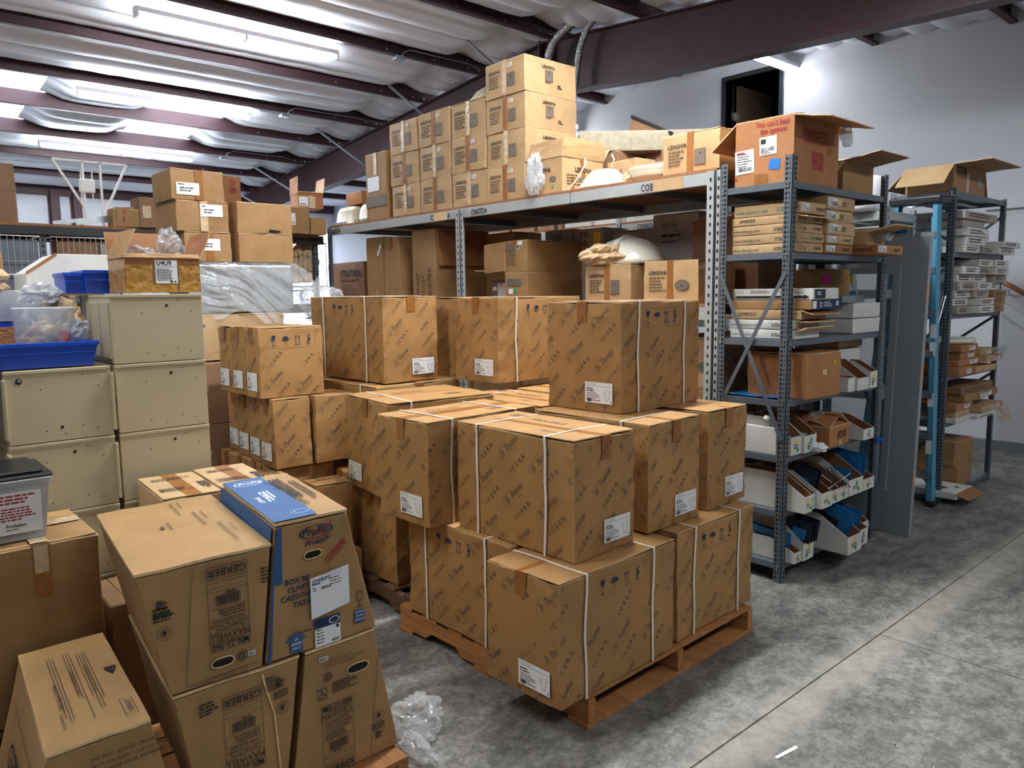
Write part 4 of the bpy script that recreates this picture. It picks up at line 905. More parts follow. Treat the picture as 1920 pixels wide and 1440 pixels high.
for x in (-4.75, -3.59, -6.98):
    angle_post(br, x, -.012, 2.3, -1 if x > -6.9 else 1, 1, 'steelL', .05, True); angle_post(br, x, .63, 2.3, -1 if x > -6.9 else 1, -1, 'steelL', .05, True)
sr = thing('long_span_rack', 'pale punched-post rack half hidden behind the near grey rack', 'rack', (-2.22, 5.36, 0))
for (px, py, sx, sy) in ((0, 0, -1, 1), (-.0, .5, -1, -1), (-.62, 0, 1, 1), (-.62, .5, 1, -1)): angle_post(sr, px, py, 2.16, sx, sy, 'steelL', .05, True)
for z in (2.13, 1.6, .9): shelf(sr, .62, .5, z, 'steelL', .06)
lw = thing('long_span_rack', 'long rack running away at the far left with a dark deck edge', 'rack', (-7.1, 0, 0))
MB().box(-.95, 0, -1.2, 3.78, 2.185, 2.205).build('deck_board', K['particle'], lw); MB().box(-.03, 0, -1.2, 3.78, 2.12, 2.185).box(-.95, -.92, -1.2, 3.78, 2.12, 2.185).build('beam', K['black'], lw)
MB().box(-.95, 0, -1.2, 3.78, 1.50, 1.52).box(-.95, .07, 3.78, 4.75, 1.50, 1.52).build('deck_board', K['particle'], lw); MB().box(-.03, 0, -1.2, 3.78, 1.44, 1.50).build('beam', K['steel'], lw)
for y in (-1.15, 1.3, 3.7):
    for x in (-.06, -.94): angle_post(lw, x, y, 2.2, -1 if x > -.5 else 1, 1, 'steel', .045, True)
def wire_panel(label, X, y0, y1, z0, z1, n, mt='bolt', grp='wire mesh panels under the left rack deck'):
    t = thing('wire_basket', label, 'wire basket', (X, y0, z0), 0, grp)
    W, H = y1-y0, z1-z0
    MB().tube([(0, 0, 0), (0, W, 0), (0, W, H), (0, 0, H), (0, 0, 0)], .006, 6).build('frame', K[mt], t)
    m = MB()
    for i in range(1, n): m.tube([(0, W*i/n, 0), (0, W*i/n, H)], .0022, 4)
    m.tube([(0, 0, H*.35), (0, W, H*.35)], .003, 4).tube([(-.45, 0, 0), (-.45, W, 0), (-.45, W, H), (-.45, 0, H), (-.45, 0, 0)], .005, 5)
    for q in (0, W): m.tube([(0, q, H), (-.45, q, H)], .005, 5).tube([(0, q, 0), (-.45, q, 0)], .005, 5)
    m.build('wires', K[mt], t, kind='stuff'); return t
wire_panel('silver wire basket at the far left edge under the deck', -7.06, .5, 1.28, 1.80, 2.10, 18)
wire_panel('silver wire basket in front of grey cartons under the deck', -7.06, 1.36, 2.05, 1.80, 2.10, 17)
wire_panel('dark wire shelf with pale bags left of the laundry-tub box', -6.95, 3.02, 3.72, 1.70, 2.12, 14, 'black')
wire_panel('lower dark wire shelf against the bright window', -6.95, 3.0, 3.66, 1.52, 1.66, 12, 'black')
# wire basket contents
for i, (y0, y1, z1, mt, lb, h0) in enumerate(((.52, .95, 1.92, 'blue_', 'dark teal carton inside the far left wire basket', 0), (1.0, 1.28, 2.08, 'steel', 'dark grey bin behind the left wire basket', 0), (1.42, 1.72, 2.08, 'dark', 'brown carton behind the second wire basket', 0), (1.73, 1.86, 2.06, 'grey', 'grey carton beside the brown one behind the wires', 0), (1.88, 2.02, 2.06, 'white', 'pale carton with small print behind the wires', 0))):
    carton(lb, (-7.12, y0, 1.522), .3, y1-y0, z1-1.522, 0, 'dark' if mt == 'blue_' else mt, flaps=False, cat='box', n=3)
wad('pale grey bag slumped on the dark wire shelf', (-7.22, 3.32, 1.86), .20, 21, 'kraft', 'bag', 'slumped_bag', (.6, 1, .8))
wad('second pale bag with a pointed top on the wire shelf', (-7.30, 3.62, 1.92), .20, 31, 'kraft', 'bag', 'slumped_bag', (.6, .8, 1.1))
# white strut frame with antenna
sf = thing('strut_frame', 'white slotted strut frame standing on the far left deck', 'frame', (-7.6, 1.8, 2.2))
def strut(a, b): 
    m = MB().tube([a, b], .013, 4); m.build('strut', K['lampw'], sf)
strut((0, -.28, .60), (0, .31, .60)); strut((0, -.05, 0), (0, -.05, .6)); strut((0, .09, 0), (0, .09, .6)); strut((0, -.28, .6), (0, -.04, .18)); strut((0, .31, .6), (0, .10, .15))
an = thing('wifi_antenna', 'white rounded-square antenna with four rods on the strut frame', 'antenna', (-7.57, 1.765, 2.585))
MB().box(0, .03, -.065, .065, -.06, .06).build('antenna_body', K['lampw'], an, bevel=.02)
for y, s_ in ((-.045, 1), (.045, 1), (-.045, -1), (.045, -1)): MB().tube([(.01, y, s_*.055), (.01, y+s_*.003, s_*.13)], .006, 6).build('antenna_rod', K['lampw'], an)
for i, (y, z) in enumerate(((1.55, 2.23), (1.72, 2.235))):
    tag(MB().tube([(-7.3, y-.12, z), (-7.3, y+.42, z+.085)], .022, 4).build('steel_channel', K['galv']), ('lower', 'upper')[i]+' galvanised steel channel leaning on the far left deck', 'channel')

# ---------------------------------------------------------------- yellow sink cartons on the long rack
def lenova(label, N, w=.42, d=.53, h=.245, th=0, basin=0, right=True, tapec='tape', grp='yellow sink cartons on the long rack', mt='lenova', flaps=True, sq=1):
    t = carton(label, N, w, d, h, th, mt, grp, seam='y', tape=(.045, h*.96, tapec), n=5, amp=.004, flaps=flaps)
    D = Dec(); D.text('LENOVA', w*.10, h*.68, h*.125, 'ink', 0, bold=.035, space=1.12)
    D.lines(w*.11, h*.58, w*.34, 5, h*.075, h*.035, 'inkg', seed=int(N[0]*50)); 
    if basin: D.disc(w*.72, h*.42, w*.13, 'pgrey', 2, 20, .62); D.ring(w*.72, h*.42, w*.13, .003, 'ink', 3, 20, .62); D.disc(w*.72, h*.40, w*.016, 'ink', 4)
    else: D.rect(w*.58, h*.24, w*.19, h*.36, 'pgrey', 2); D.frame(w*.58, h*.24, w*.19, h*.36, .0025, 'inkg', 3); D.disc(w*.675, h*.50, w*.014, 'ink', 4)
    if sq: D.rect(w*.60, h*.78, w*.11, h*.10, 'paper', 2); D.lines(w*.62, h*.84, w*.07, 2, h*.03, h*.02, 'ink', lay=3)
    stamp(t, 'L', w, d, h, D)
    if right:
        D = Dec(); D.text('LENOVA', d*.32, h*.74, h*.125, 'ink', 0, bold=.035, space=1.12); D.rect(d*.38, h*.38, d*.15, h*.32, 'pgrey', 2); D.frame(d*.38, h*.38, d*.15, h*.32, .0025, 'inkg', 3); D.disc(d*.455, h*.62, .006, 'ink', 4)
        D.lines(d*.38, h*.33, d*.15, 1, .01, h*.035); D.lines(d*.62, h*.30, d*.10, 2, h*.06, h*.035, 'ink'); stamp(t, 'R', w, d, h, D)
    return t
zD = 2.296
rown = ['bottom', 'second', 'third', 'fourth', 'topmost']
cols = [(-5.955, .395, 3, 'leftmost', .262), (-5.51, .40, 3, 'second', .262), (-5.075, .41, 3, 'third', .265), (-4.15, .43, 4, 'rightmost, tallest', .25)]
cols = [(-5.495, .425, 3, 'leftmost', .267), (-5.055, .425, 3, 'second', .268), (-4.60, .43, 3, 'third', .266), (-4.155, .43, 4, 'rightmost, tallest', .25)]
for ci, (x, w_, n_, nm, h_) in enumerate(cols):
    for k in range(n_):
        lenova('yellow sink carton, %s in the %s stack on the long rack' % (rown[k] if k < n_-1 or n_ < 4 else 'topmost', nm), (x+rnd.uniform(-.006, .006), 3.84+rnd.uniform(-.006, .006), zD+k*(h_+.001)), w_, .535, h_, rnd.uniform(-.6, .6), right=(ci == 3), tapec=('cleartape', 'tape')[(ci*3+k) % 2], sq=(k+ci) % 3 != 1)
t = carton('tall narrow carton at the left end of the yellow cartons, purple band', (-6.0, 3.84, zD), .35, .30, .60, 0, 'brown', seam='y', tape=(.05, .2, 'cleartape'), n=6)
D = Dec(); D.rect(.0, .12, .35, .10, 'pgrey', 1); D.rect(.04, .26, .2, .13, 'paper', 2); stamp(t, 'L', .35, .3, .6, D)
lenova('open-cornered sink carton right of the open oval-basin one, at the rack end', (-2.615, 3.97, zD), .40, .42, .26, 2, right=False, sq=0, tapec='tape')
t = open_box('open sink carton with oval basin drawing on the long rack', (-3.785, 3.845, zD), .325, .42, .245, 0, 'lenova', flaps={'L': (.12, 100), 'R': (.13, 78), 'W': (.13, 120), 'B': (.12, 60)}, name='open_cardboard_box')
for f, W in (('L', .325), ('R', .42)):
    D = Dec(); D.text('LENOVA', W*.12 if f == 'L' else W*.30, .15, .045, 'ink', 0, bold=.03); D.lines(W*.1, .12, W*.4, 4, .02, .009, 'inkg'); D.disc(W*.72 if f == 'L' else W*.48, .10, .035, 'pgrey', 2, 18, .6)
    if f == 'L': D.disc(W*.72, .045, .012, 'green', 2)
    else: D.rect(.09, .0, .03, .11, 'tape', 2); D.rect(.2, .12, .035, .12, 'tape', 2, 12)
    stamp(t, f, W if f == 'L' else .325, .42 if f == 'L' else W, .245, D, off=.002)
wad('crumpled clear bag hanging beside the open oval-basin carton', (-4.0, 3.79, 2.42), .11, 5, 'film2', 'plastic bag', 'plastic_bag', (.55, .45, 1.4))
def bowl(label, loc, prof, mt='ceramic', sx=1, sy=1, rot=None, cat='sink', name='basin'):
    t = thing(name, label, cat, loc, 0, None, rot); MB().lathe(prof, 36, 0, sx=sx, sy=sy).build('bowl', K[mt], t, smooth=True); return t
BP = [(.0, .12), (.05, .12), (.11, .10), (.16, .055), (.19, .012), (.215, .008), (.218, 0), (.20, 0), (.16, .03), (.1, .08), (0, .1)]
t = bowl('upturned white basin with straps at the edge of the long rack', (-3.52, 3.98, zD), [(0, .13), (.06, .13), (.1, .12), (.15, .07), (.19, .014), (.215, .01), (.215, 0), (0, 0)], 'bisque', 1, .8)
MB().tube([(-.20, -.15, 0), (-.12, -.12, .09), (-.08, -.1, .17), (-.10, -.08, .21)], .006, 5).build('strap', K['strap'], t)
MB().tube([(.10, -.05, .13), (.14, -.06, .17), (.11, -.05, .21)], .006, 5).build('strap', K['strap'], t)
wad('torn brown packing paper under the upturned white basin', (-3.32, 4.02, 2.33), .07, 8, 'kraft', 'paper', 'packing_paper', (1.1, .8, .8))
t = bowl('stacked pale round basins next to the rack-end sink carton', (-3.18, 4.12, zD), [(0, .0), (.16, .0), (.19, .04), (.205, .05), (.195, .06), (.21, .075), (.2, .085), (.215, .1), (.20, .112), (0, .112)], 'bisque', 1, .85)
t = carton('small carton with a green label behind the upturned basin', (-3.46, 4.24, zD), .28, .2, .23, -4, 'dura', n=4); D = Dec(); D.text('JPH', .06, .13, .06, 'inkg', bold=.02); D.rect(.03, .07, .09, .05, 'green'); stamp(t, 'L', .28, .2, .23, D)
t = open_box('white open carton behind the stacked round basins', (-3.12, 4.42, zD), .42, .3, .22, -6, 'grey', flaps={})
t = thing('wrapped_slab', 'long beige paper-wrapped slab lying across the rack behind the basins', 'package', (-3.24, 5.11, 2.652), 46)
body_mesh(1.15, .3, .15, 7, .006, 8, .006).build('wrapping', mat('mottled_beige_wrap', (158, 148, 126), .7, var=.22, scale=22, bump=.4, bscale=20), t, bevel=.006)
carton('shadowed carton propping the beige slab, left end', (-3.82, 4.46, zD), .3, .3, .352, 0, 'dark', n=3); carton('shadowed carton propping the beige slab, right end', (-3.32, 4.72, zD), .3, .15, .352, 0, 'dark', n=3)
t = thing('cardboard_sheet', 'brown cardboard sheet with a ragged black edge leaning behind the beige slab', 'cardboard sheet', (-4.05, 4.72, zD), 0)
MB().prism([(0, 0), (.45, 0), (.50, .47), (.1, .66)], (0, 0, 0), (1, 0, 0), (0, .1, 1), (0, 1, 0), .006).build('sheet', K['dark'], t); MB().tube([(.50, .046, .47), (.3, .057, .57), (.1, .066, .665)], .014, 6).build('ragged_edge', K['ink'], t)
t = bowl('pale shallow basin lying on the third yellow stack', (-4.74, 4.06, 3.098), [(0, .13), (.08, .125), (.16, .08), (.21, .02), (.23, .01), (.23, 0), (0, 0)], 'bisque', 1, .9)
# grey utility tubs, left end of the long rack
for lb, x, s_ in (('grey-white upturned laundry tub at the left end of the long rack', -6.86, 1), ('second upturned laundry tub beside the tall narrow carton', -6.44, .96)):
    t = thing('laundry_tub', lb, 'tub', (x, 4.05, zD), 0); q = MB()
    def sup(r, z): return [(r*math.copysign(abs(math.cos(2*math.pi*k/32))**.55, math.cos(2*math.pi*k/32)), .95*r*math.copysign(abs(math.sin(2*math.pi*k/32))**.55, math.sin(2*math.pi*k/32)), z) for k in range(32)]
    rings = [sup(.22*s_, 0), sup(.215*s_, .02), sup(.20*s_, .03), sup(.185*s_, .13), sup(.16*s_, .175), sup(.1*s_, .19), sup(.001, .192)]
    for a in rings: q.v += a
    for i in range(len(rings)-1):
        for k in range(32): q.f.append((i*32+k, i*32+(k+1) % 32, (i+1)*32+(k+1) % 32, (i+1)*32+k)); q.m.append(0)
    q.build('tub_shell', K['bisque'], t, smooth=True)
    for k in range(4): MB().box(-.12+k*.07, -.10+k*.07, -.225, -.20, .0, .03).build('hook', K['galv'], t)
t = thing('tape_reel', 'grey round reel between the upturned tubs and cartons', 'reel', (-6.5, 4.4, zD)); MB().lathe([(0, 0), (.05, 0), (.05, .26), (.03, .30), (0, .30)], 16).build('reel', K['galv'], t, smooth=True)

# ---------------------------------------------------------------- lower deck of the long rack
zL = 1.532
lenova('strapped sink carton under crumpled paper on the lower deck', (-3.22, 3.90, zL), .40, .40, .255, 0, right=False, sq=0, grp='sink cartons on the lower deck')
lenova('sink carton with an oval basin drawing on the lower deck', (-2.70, 3.90, zL), .41, .40, .262, 0, basin=1, right=False, sq=0, grp='sink cartons on the lower deck')
tag(wad(None, (-3.50, 3.97, 1.85), .16, 12, 'kraft', par=None, name='packing_paper', sc_=(1.2, .8, .48), rough=.35), 'crumpled kraft paper on top of the strapped sink carton', 'paper')
t = thing('basin', 'white ceramic basin upside down with a raised rib beside the kraft paper', 'sink', (-3.43, 4.12, zL+.262))
MB().lathe([(0, .185), (.06, .18), (.13, .155), (.19, .10), (.225, .03), (.235, 0), (0, 0)], 36, sx=1.25, sy=.9).build('bowl', K['ceramic'], t, smooth=True)
q = MB(); q.tube([(.02, -.21, .01), (.02, -.185, .07), (.02, -.135, .135), (.02, -.06, .172), (.02, .06, .178)], .026, 8); q.build('overflow_rib', K['ceramic'], t, smooth=True)
t = carton('brown carton with text at the left end of the lower deck, laundry tub box', (-6.91, 4.12, 1.523), .75, .35, .43, 0, 'dark', n=5)
D = Dec(); D.text('UTILATWIN.', .27, .28, .10, 'ink', 0, bold=.03, sx=.78); D.text('Double Laundry Tub', .27, .225, .055, 'ink', 0, bold=.015, sx=.82); D.lines(.3, .19, .34, 7, .024, .009, 'inkg'); D.lines(.03, .33, .1, 2, .02, .012, 'inkg'); stamp(t, 'L', .75, .35, .43, D)
def plainb(label, N, w, d, h, th=0, mt='brown', flap_=None, tape=True, dec=None, cat='box', grp=None, n=5, seam='x'):
    t = carton(label, N, w, d, h, th, mt, grp, tape=(.05, .12, 'tape') if tape else None, n=n, seam=seam)
    if flap_: flap(t, *flap_, mt)
    if dec: D = Dec(); dec(D); stamp(t, 'L', w, d, h, D)
    return t
plainb('tall plain carton leaning left, first of the tall ones on the lower deck', (-6.22, 3.92, zL), .30, .30, .62, 0, 'brown', dec=lambda D: (D.rect(.2, .45, .03, .12, 'paper', 2, -30), D.rect(.17, .07, .035, .045, 'dura', 2)))
plainb('second tall plain carton on the lower deck', (-5.92, 3.90, zL), .28, .26, .60, -3, 'brown', seam='y')
t = plainb('widest tall carton on the lower deck, black marker scribble on its side', (-5.36, 3.90, zL), .37, .58, .63, -2, 'brown', dec=lambda D: (D.text('6/3/76C', .30, .06, .075, 'ink', 90, shear=.3), D.text('TOILET', .2, .04, .06, 'ink', 90, shear=.3), D.text('PALLET', .11, .06, .06, 'ink', 90, shear=.3)))
flap(t, (.0, .02, .62), (0, .52, 0), (.04, 0, -.30), 'brown')
# double carton with open left flap
t = plainb('upper carton with a green-grey logo, its flap open to the left', (-4.23, 3.92, zL+.235), .255, .62, .235, 0, 'brown', tape=False, dec=lambda D: (D.rect(.03, .165, .15, .05, 'teal', 2), D.rect(.03, .165, .15, .05, 'pgrey', 3), D.ring(.16, .19, .025, .005, 'paper', 4), D.lines(.03, .15, .12, 8, .014, .005, 'inkg'), D.rect(.16, .20, .05, .03, 'paper', 5), D.rect(.09, .19, .05, .045, 'tape', 4)))
flap(t, (-.255, .003, .012), (0, 0, .222), (-.21, -.03, -.015), 'brown', 'dura'); flap(t, (-.255, 0, 0.01), (0, .45, 0), (-.34, -.02, .01), 'brown')
plainb('lower carton of the pair with a green spot label', (-4.23, 3.92, zL), .255, .62, .232, 0, 'brown', tape=False, dec=lambda D: (D.rect(.03, .13, .16, .055, 'pgrey', 2), D.rect(.05, .07, .05, .04, 'paper', 2), D.disc(.125, .09, .02, 'green', 2)))
plainb('carton with a large white label left of the logo cartons', (-4.55, 4.12, zL), .34, .3, .19, 0, 'dark', tape=False, dec=lambda D: (D.rect(.09, .0, .22, .16, 'paper', 2), D.ring(.2, .06, .05, .003, 'inkg', 3), D.lines(.11, .145, .06, 1, .01, .006, 'ink', lay=3), D.rect(.03, .10, .05, .03, 'paper', 2)))
plainb('wide brown carton at the back of the lower deck behind the post', (-4.95, 4.45, zL), .5, .32, .60, 0, 'brown')
zK = 1.532
KG = 'grey-white plumbing cartons at the back of the lower deck'
t = plainb('tall grey-white carton with bold black lettering at its foot', (-3.12, 4.5, zK), .39, .30, .62, 0, 'grey', tape=False, grp=KG, dec=lambda D: (D.text('KOHLER', .015, .22, .072, 'ink', 0, bold=.03, sx=.85), D.text('2287-96', .08, .53, .04, 'inkg'), D.lines(.08, .46, .25, 1, .02, .016, 'ink'), D.lines(.08, .42, .2, 1, .02, .01, 'inkg')))
D = Dec(); D.text('KOHLER', .06, .22, .07, 'ink', 0, bold=.03, sx=.85); stamp(t, 'R', .39, .3, .62, D)
plainb('grey-white carton with a yellow label', (-4.0, 4.52, zK), .32, .3, .575, 0, 'grey', tape=False, grp=KG, dec=lambda D: (D.rect(.22, .43, .07, .11, 'yellow', 2), D.lines(.07, .54, .14, 3, .02, .01, 'inkg'), D.lines(.07, .47, .11, 3, .016, .01, 'inkg')))
plainb('grey-white carton left of the yellow-labelled one', (-4.335, 4.52, zK), .32, .3, .585, 0, 'grey', tape=False, grp=KG, dec=lambda D: (D.lines(.1, .54, .15, 4, .02, .01, 'inkg'),))
plainb('grey-white carton with sideways lettering behind the white basin', (-3.52, 4.52, zK), .40, .3, .53, -2, 'grey', tape=False, grp=KG, dec=lambda D: (D.text('KOHLER', .06, .2, .06, 'ink', 90, bold=.03), D.lines(.28, .5, .1, 6, .03, .006, 'inkg')))
lenova('sink carton with an oval basin drawing under the lower deck beam, behind the near rack', (-2.56, 3.93, 1.02), .38, .40, .30, 0, basin=1, right=False, sq=0, grp='sink cartons on the lower deck')
plainb('plain carton holding the sink carton under the lower deck', (-2.57, 3.92, .5), .42, .42, .515, 0, 'brown'); plainb('bottom carton on the floor under the lower deck', (-2.57, 3.92, 0), .42, .42, .495, 0, 'dark')
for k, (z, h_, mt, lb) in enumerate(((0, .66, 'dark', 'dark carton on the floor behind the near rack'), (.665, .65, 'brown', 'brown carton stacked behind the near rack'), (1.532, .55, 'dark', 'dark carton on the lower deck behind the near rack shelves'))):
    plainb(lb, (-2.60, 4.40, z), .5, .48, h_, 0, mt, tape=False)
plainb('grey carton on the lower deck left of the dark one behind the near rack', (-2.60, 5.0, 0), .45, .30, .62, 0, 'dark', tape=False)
for i in range(6):  # cartons added to fill the bright gap under the deck and block light
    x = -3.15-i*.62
    carton('added filler carton on the floor under the long rack, %s from the right' % ('first', 'second', 'third', 'fourth', 'fifth', 'sixth')[i], (x, 3.95, 0), .58, .6, .68, 0, 'dark', 'added filler cartons under the long rack', n=3, flaps=False)
    carton('added filler carton stacked under the long rack deck, %s from the right' % ('first', 'second', 'third', 'fourth', 'fifth', 'sixth')[i], (x-.01, 3.96, .685), .56, .6, (.62, .5, .66, .55, .64, .6)[i], 0, 'brown', 'added filler cartons under the long rack', n=3, flaps=False)
# cartons on the deck of the rear rack
for i in range(7):
    x = -6.35+i*.40; mt = ('brown', 'brown', 'brown', 'white', 'white', 'white', 'white', 'rust', 'white')[i]
    carton('small %s carton on the rear rack, %s from the left' % ({'brown': 'brown', 'white': 'white', 'rust': 'orange'}[mt], ('first', 'second', 'third', 'fourth', 'fifth', 'sixth', 'seventh', 'eighth', 'ninth')[i]), (x, 5.62, 2.255), .35, .3, (.16, .14, .18, .30, .26, .30, .28, .22, .25)[i], 0, mt, 'cartons along the rear rack deck', n=3, flaps=False)
for i in range(6):
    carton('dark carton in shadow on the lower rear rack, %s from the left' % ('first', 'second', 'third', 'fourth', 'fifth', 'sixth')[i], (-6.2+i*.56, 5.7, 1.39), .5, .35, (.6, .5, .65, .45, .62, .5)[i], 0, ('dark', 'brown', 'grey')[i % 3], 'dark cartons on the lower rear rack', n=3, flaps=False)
# ---------------------------------------------------------------- big open carton and neighbours on the near rack
zt = 2.168
t = open_box('large open brown carton with a red flag print, on top of the near grey rack', (-2.07, 3.82, zt), .345, .50, .345, 0, 'rust', flaps={'L': (.10, 172), 'R': (.20, -12), 'B': (.18, -6), 'W': (.20, -40)})
D = Dec(); D.text("You can't beat", .12, .305, .042, 'red', 0, bold=.02, sx=.82); D.text('the system:', .15, .268, .042, 'red', 0, bold=.02, sx=.82)
D.rect(.005, .07, .115, .125, 'paper', 1, 3); D.bars(.02, .085, .085, .022, lay=3); D.lines(.015, .175, .09, 6, .013, .005, 'ink', lay=3); D.rect(.01, .18, .05, .008, 'red', 3)
D.rect(.15, .155, .10, .095, 'paper', 1, 2); D.text('200 21 4.9ED', .155, .175, .03, 'ink', 0, bold=.02, sx=.5, lay=3); D.rect(.155, .215, .03, .025, 'ink', 3); D.lines(.16, .17, .07, 2, .008, .004, lay=3)
D.rect(.205, .08, .062, .055, 'btape', 2, -6); D.rect(.0, .04, .015, .012, 'red', 2); D.rect(.12, .0, .08, .06, 'tape', 1); stamp(t, 'L', .345, .5, .345, D, off=.0015)
D = Dec(); D.text('CHARLOTTE', .10, .245, .062, 'red', 0, bold=.02, sx=.72); D.text('PIPE AND FOUNDRY COMPANY', .10, .215, .026, 'red', 0, bold=.02, sx=.72)
fl_ = [(0, .0), (.03, .008), (.06, -.002), (.09, .006), (.115, .0)]
for k in range(7):
    y = .165-k*.014; x0 = .052 if k < 4 else 0
    D.poly([(.20+x0, y-.004), (.20+.08, y+.004), (.20+.125, y-.004), (.20+.125, y+.004), (.20+.08, y+.012), (.20+x0, y+.003)], 'red', 1)
D.rect(.20, .118, .05, .056, 'red', 2); stamp(t, 'R', .345, .5, .345, D, off=.0015)
wad('torn clear tape dangling from the large open carton', (-1.99, 4.24, 2.44), .05, 44, 'film2', 'tape', 'loose_tape', (.5, .6, 1.5))
t = open_box('open brown carton with a pale drooping flap at the back of the top shelf', (-2.10, 4.45, zt), .30, .40, .18, 0, 'brown', flaps={'L': (.20, -42), 'R': (.21, 8), 'B': (.12, 40)})
t = open_box('open brown carton with spread flaps on top of the far rack', (-2.07, 6.10, 2.302), .33, .66, .19, 0, 'brown', flaps={'L': (.24, -35), 'R': (.24, 4), 'B': (.2, -65), 'W': (.2, -50)})
D = Dec(); D.rect(.04, .13, .2, .05, 'ink', 1); D.text('KOHLER', .05, .14, .04, 'brown', 0, bold=.02, sx=.9); D.rect(.5, .05, .08, .07, 'grey', 1); D.rect(.25, 0, .06, .14, 'cleartape', 1); stamp(t, 'R', .33, .66, .19, D, off=.0015)
t = thing('wrapped_bundle', 'white rounded bundle behind the far end of the near rack top', 'bundle', (-2.42, 5.42, 2.132)); MB().lathe([(0, 0), (.13, 0), (.15, .03), (.15, .2), (.12, .24), (0, .25)], 20).build('bundle_body', K['paper'], t, smooth=True)
# ---- flat printed boxes
def flatbox(label, N, w, d, h, mt='dura', th=0, grp=None, left='pd', right='lb', up=True, n=4):
    t = carton(label, N, w, d, h, th, mt, grp, n=n, flaps=False, amp=.002, crush=.003, name='flat_carton')
    D = Dec()
    def dl(D, x, y, s, flip=False, c='ink'):
        E = Dec(); E.text('DURAVIT', s*.9, 0, s, c, bold=.02, sx=.85); E.line([(s*.0, s*.7), (s*.2, s*.0), (s*.35, s*.55), (s*.6, s*.72), (s*.75, s*.4), (s*.5, s*.05), (s*.25, s*.1)], s*.09, c)
        for vs, fs, mi, lay in E.p: g = -1 if flip else 1; D.p.append(([(x+g*a, y+g*b) for a, b in vs], fs, D.mi(E.mats[mi]), lay))
    if 'p' in left or 'u' in left:
        if 'u' in left: dl(D, w*.38, h*.72, h*.5, True); D.text('www.duravit.de', w*.96, h*.72, h*.32, 'inkg', 180)
        else: D.text('www.duravit.com', w*.03, h*.28, h*.46, 'teal' if 't' in left else 'ink'); dl(D, w*.66, h*.28, h*.5, c='teal' if 't' in left else 'ink')
        if 'd' in left:
            for x in (.3, .82): D.ring(w*x, 0.001, h*.22, .002, 'inkg', 2) if False else D.line([(w*x-.012, .002), (w*x-.008, .01), (w*x, .014), (w*x+.008, .01), (w*x+.012, .002)], .002, 'inkg')
    if 'r' in left: D.rect(w*.05, h*.12, w*.85, h*.22, 'ink', 1); D.poly([(w*.9, h*.02), (w*.96, h*.23), (w*.9, h*.44)], 'ink'); D.ring(w*.08, h*.7, h*.15, .0015, 'inkg'); D.ring(w*.13, h*.7, h*.15, .0015, 'inkg'); D.lines(w*.24, h*.82, w*.3, 3, h*.12, h*.05, 'inkg'); D.lines(w*.6, h*.82, w*.3, 3, h*.12, h*.05, 'inkg', seed=4)
    if 's' in left: D.text('WHITE  Soft-Close', w*.15, h*.35, h*.34, 'inkg')
    if D.p: stamp(t, 'L', w, d, h, D, off=.0022)
    D = Dec()
    if 'l' in right: D.rect(d*.04, h*.2, d*.3, h*.65, 'paper' if 'w' in right else 'dura', 1); D.lines(d*.06, h*.7, d*.2, 4, h*.14, h*.05, 'inkg', seed=int(N[1]*100), lay=3); D.bars(d*.24, h*.28, d*.07, h*.25, lay=3)
    if 'b' in right: dl(D, d*.60, h*.32, h*.42, c='ink')
    if 'B' in right: dl(D, d*.15, h*.25, h*.55, c='ink'); D.rect(d*.34, h*.3, d*.16, h*.5, 'edge', 3)
    if 'g' in right: D.disc(d*.52, h*.5, h*.2, 'green', 3)
    if 'k' in right: D.lines(d*.1, h*.6, d*.75, 2, h*.3, h*.14, 'inkg', seed=int(N[1]*90+N[2]*70))
    if 'L' in right: D.rect(d*.45, h*.2, d*.35, h*.6, 'paper', 1); D.lines(d*.48, h*.7, d*.28, 3, h*.16, h*.08, 'ink', seed=int(N[2]*333), lay=3)
    if 'P' in right: D.rect(0, 0, d, h, 'navy', 1); D.ring(d*.3, h*.5, h*.28, h*.1, 'paper', 2); D.lines(d*.4, h*.7, d*.3, 3, h*.2, h*.08, 'paper', lay=2); D.disc(d*.86, h*.6, h*.32, 'paper', 2, 18, .8); D.text('PROFLO', d*.86, h*.5, h*.22, 'navy', center=True, lay=3); D.rect(d*.02, h*.1, d*.13, h*.8, 'paper', 2)
    if 'q' in right: D.rect(d*.05, h*.08, d*.4, h*.8, 'ink', 1); D.rect(d*.1, h*.2, d*.3, h*.55, 'navy', 2); D.lines(d*.13, h*.6, d*.22, 2, h*.2, h*.1, 'paper', lay=3)
    if D.p: stamp(t, 'R', w, d, h, D, off=.0022)
    return t
z2 = 1.805
for i, (h_, lf, rg, xx, lb) in enumerate(((.048, 'pd', 'lb', 0, 'bottom'), (.050, 'pd', 'lbg', .003, 'second'), (.050, 'pd', 'lb', -.004, 'third'), (.044, 'u', 'lb', -.004, 'fourth, upside down'), (.060, 'pt', 'lwb', .01, 'topmost, greyer'))):
    t = flatbox('flat tan printed carton, %s in the left stack of the near rack' % lb, (-2.035+xx, 3.82, z2), .39, .285, h_, 'dura', 0, 'flat tan printed cartons on the near rack', lf, rg); 
    if i == 3: flap(t, (0, .0, .04), (0, .33, 0), (.06, 0, -.012), 'dura')
    z2 += h_+.002
z2 = 1.805
for i, (h_, rg, mt) in enumerate(((.050, 'lwb', 'rust'), (.048, 'lwb', 'dura'), (.068, 'lwBg', 'dura'), (.066, 'lwBg', 'dura'), (.070, 'lwB', 'dura'))):
    flatbox('flat tan carton, %s in the right-hand stack of the near rack' % ('bottom, orange', 'second', 'third, bold print', 'fourth, green dot', 'topmost')[i], (-2.03+(.0, .005, .01, -.005, .004)[i], 4.115, z2), .4, .34, h_, mt, 0, 'flat tan printed cartons on the near rack', '', rg); z2 += h_+.002
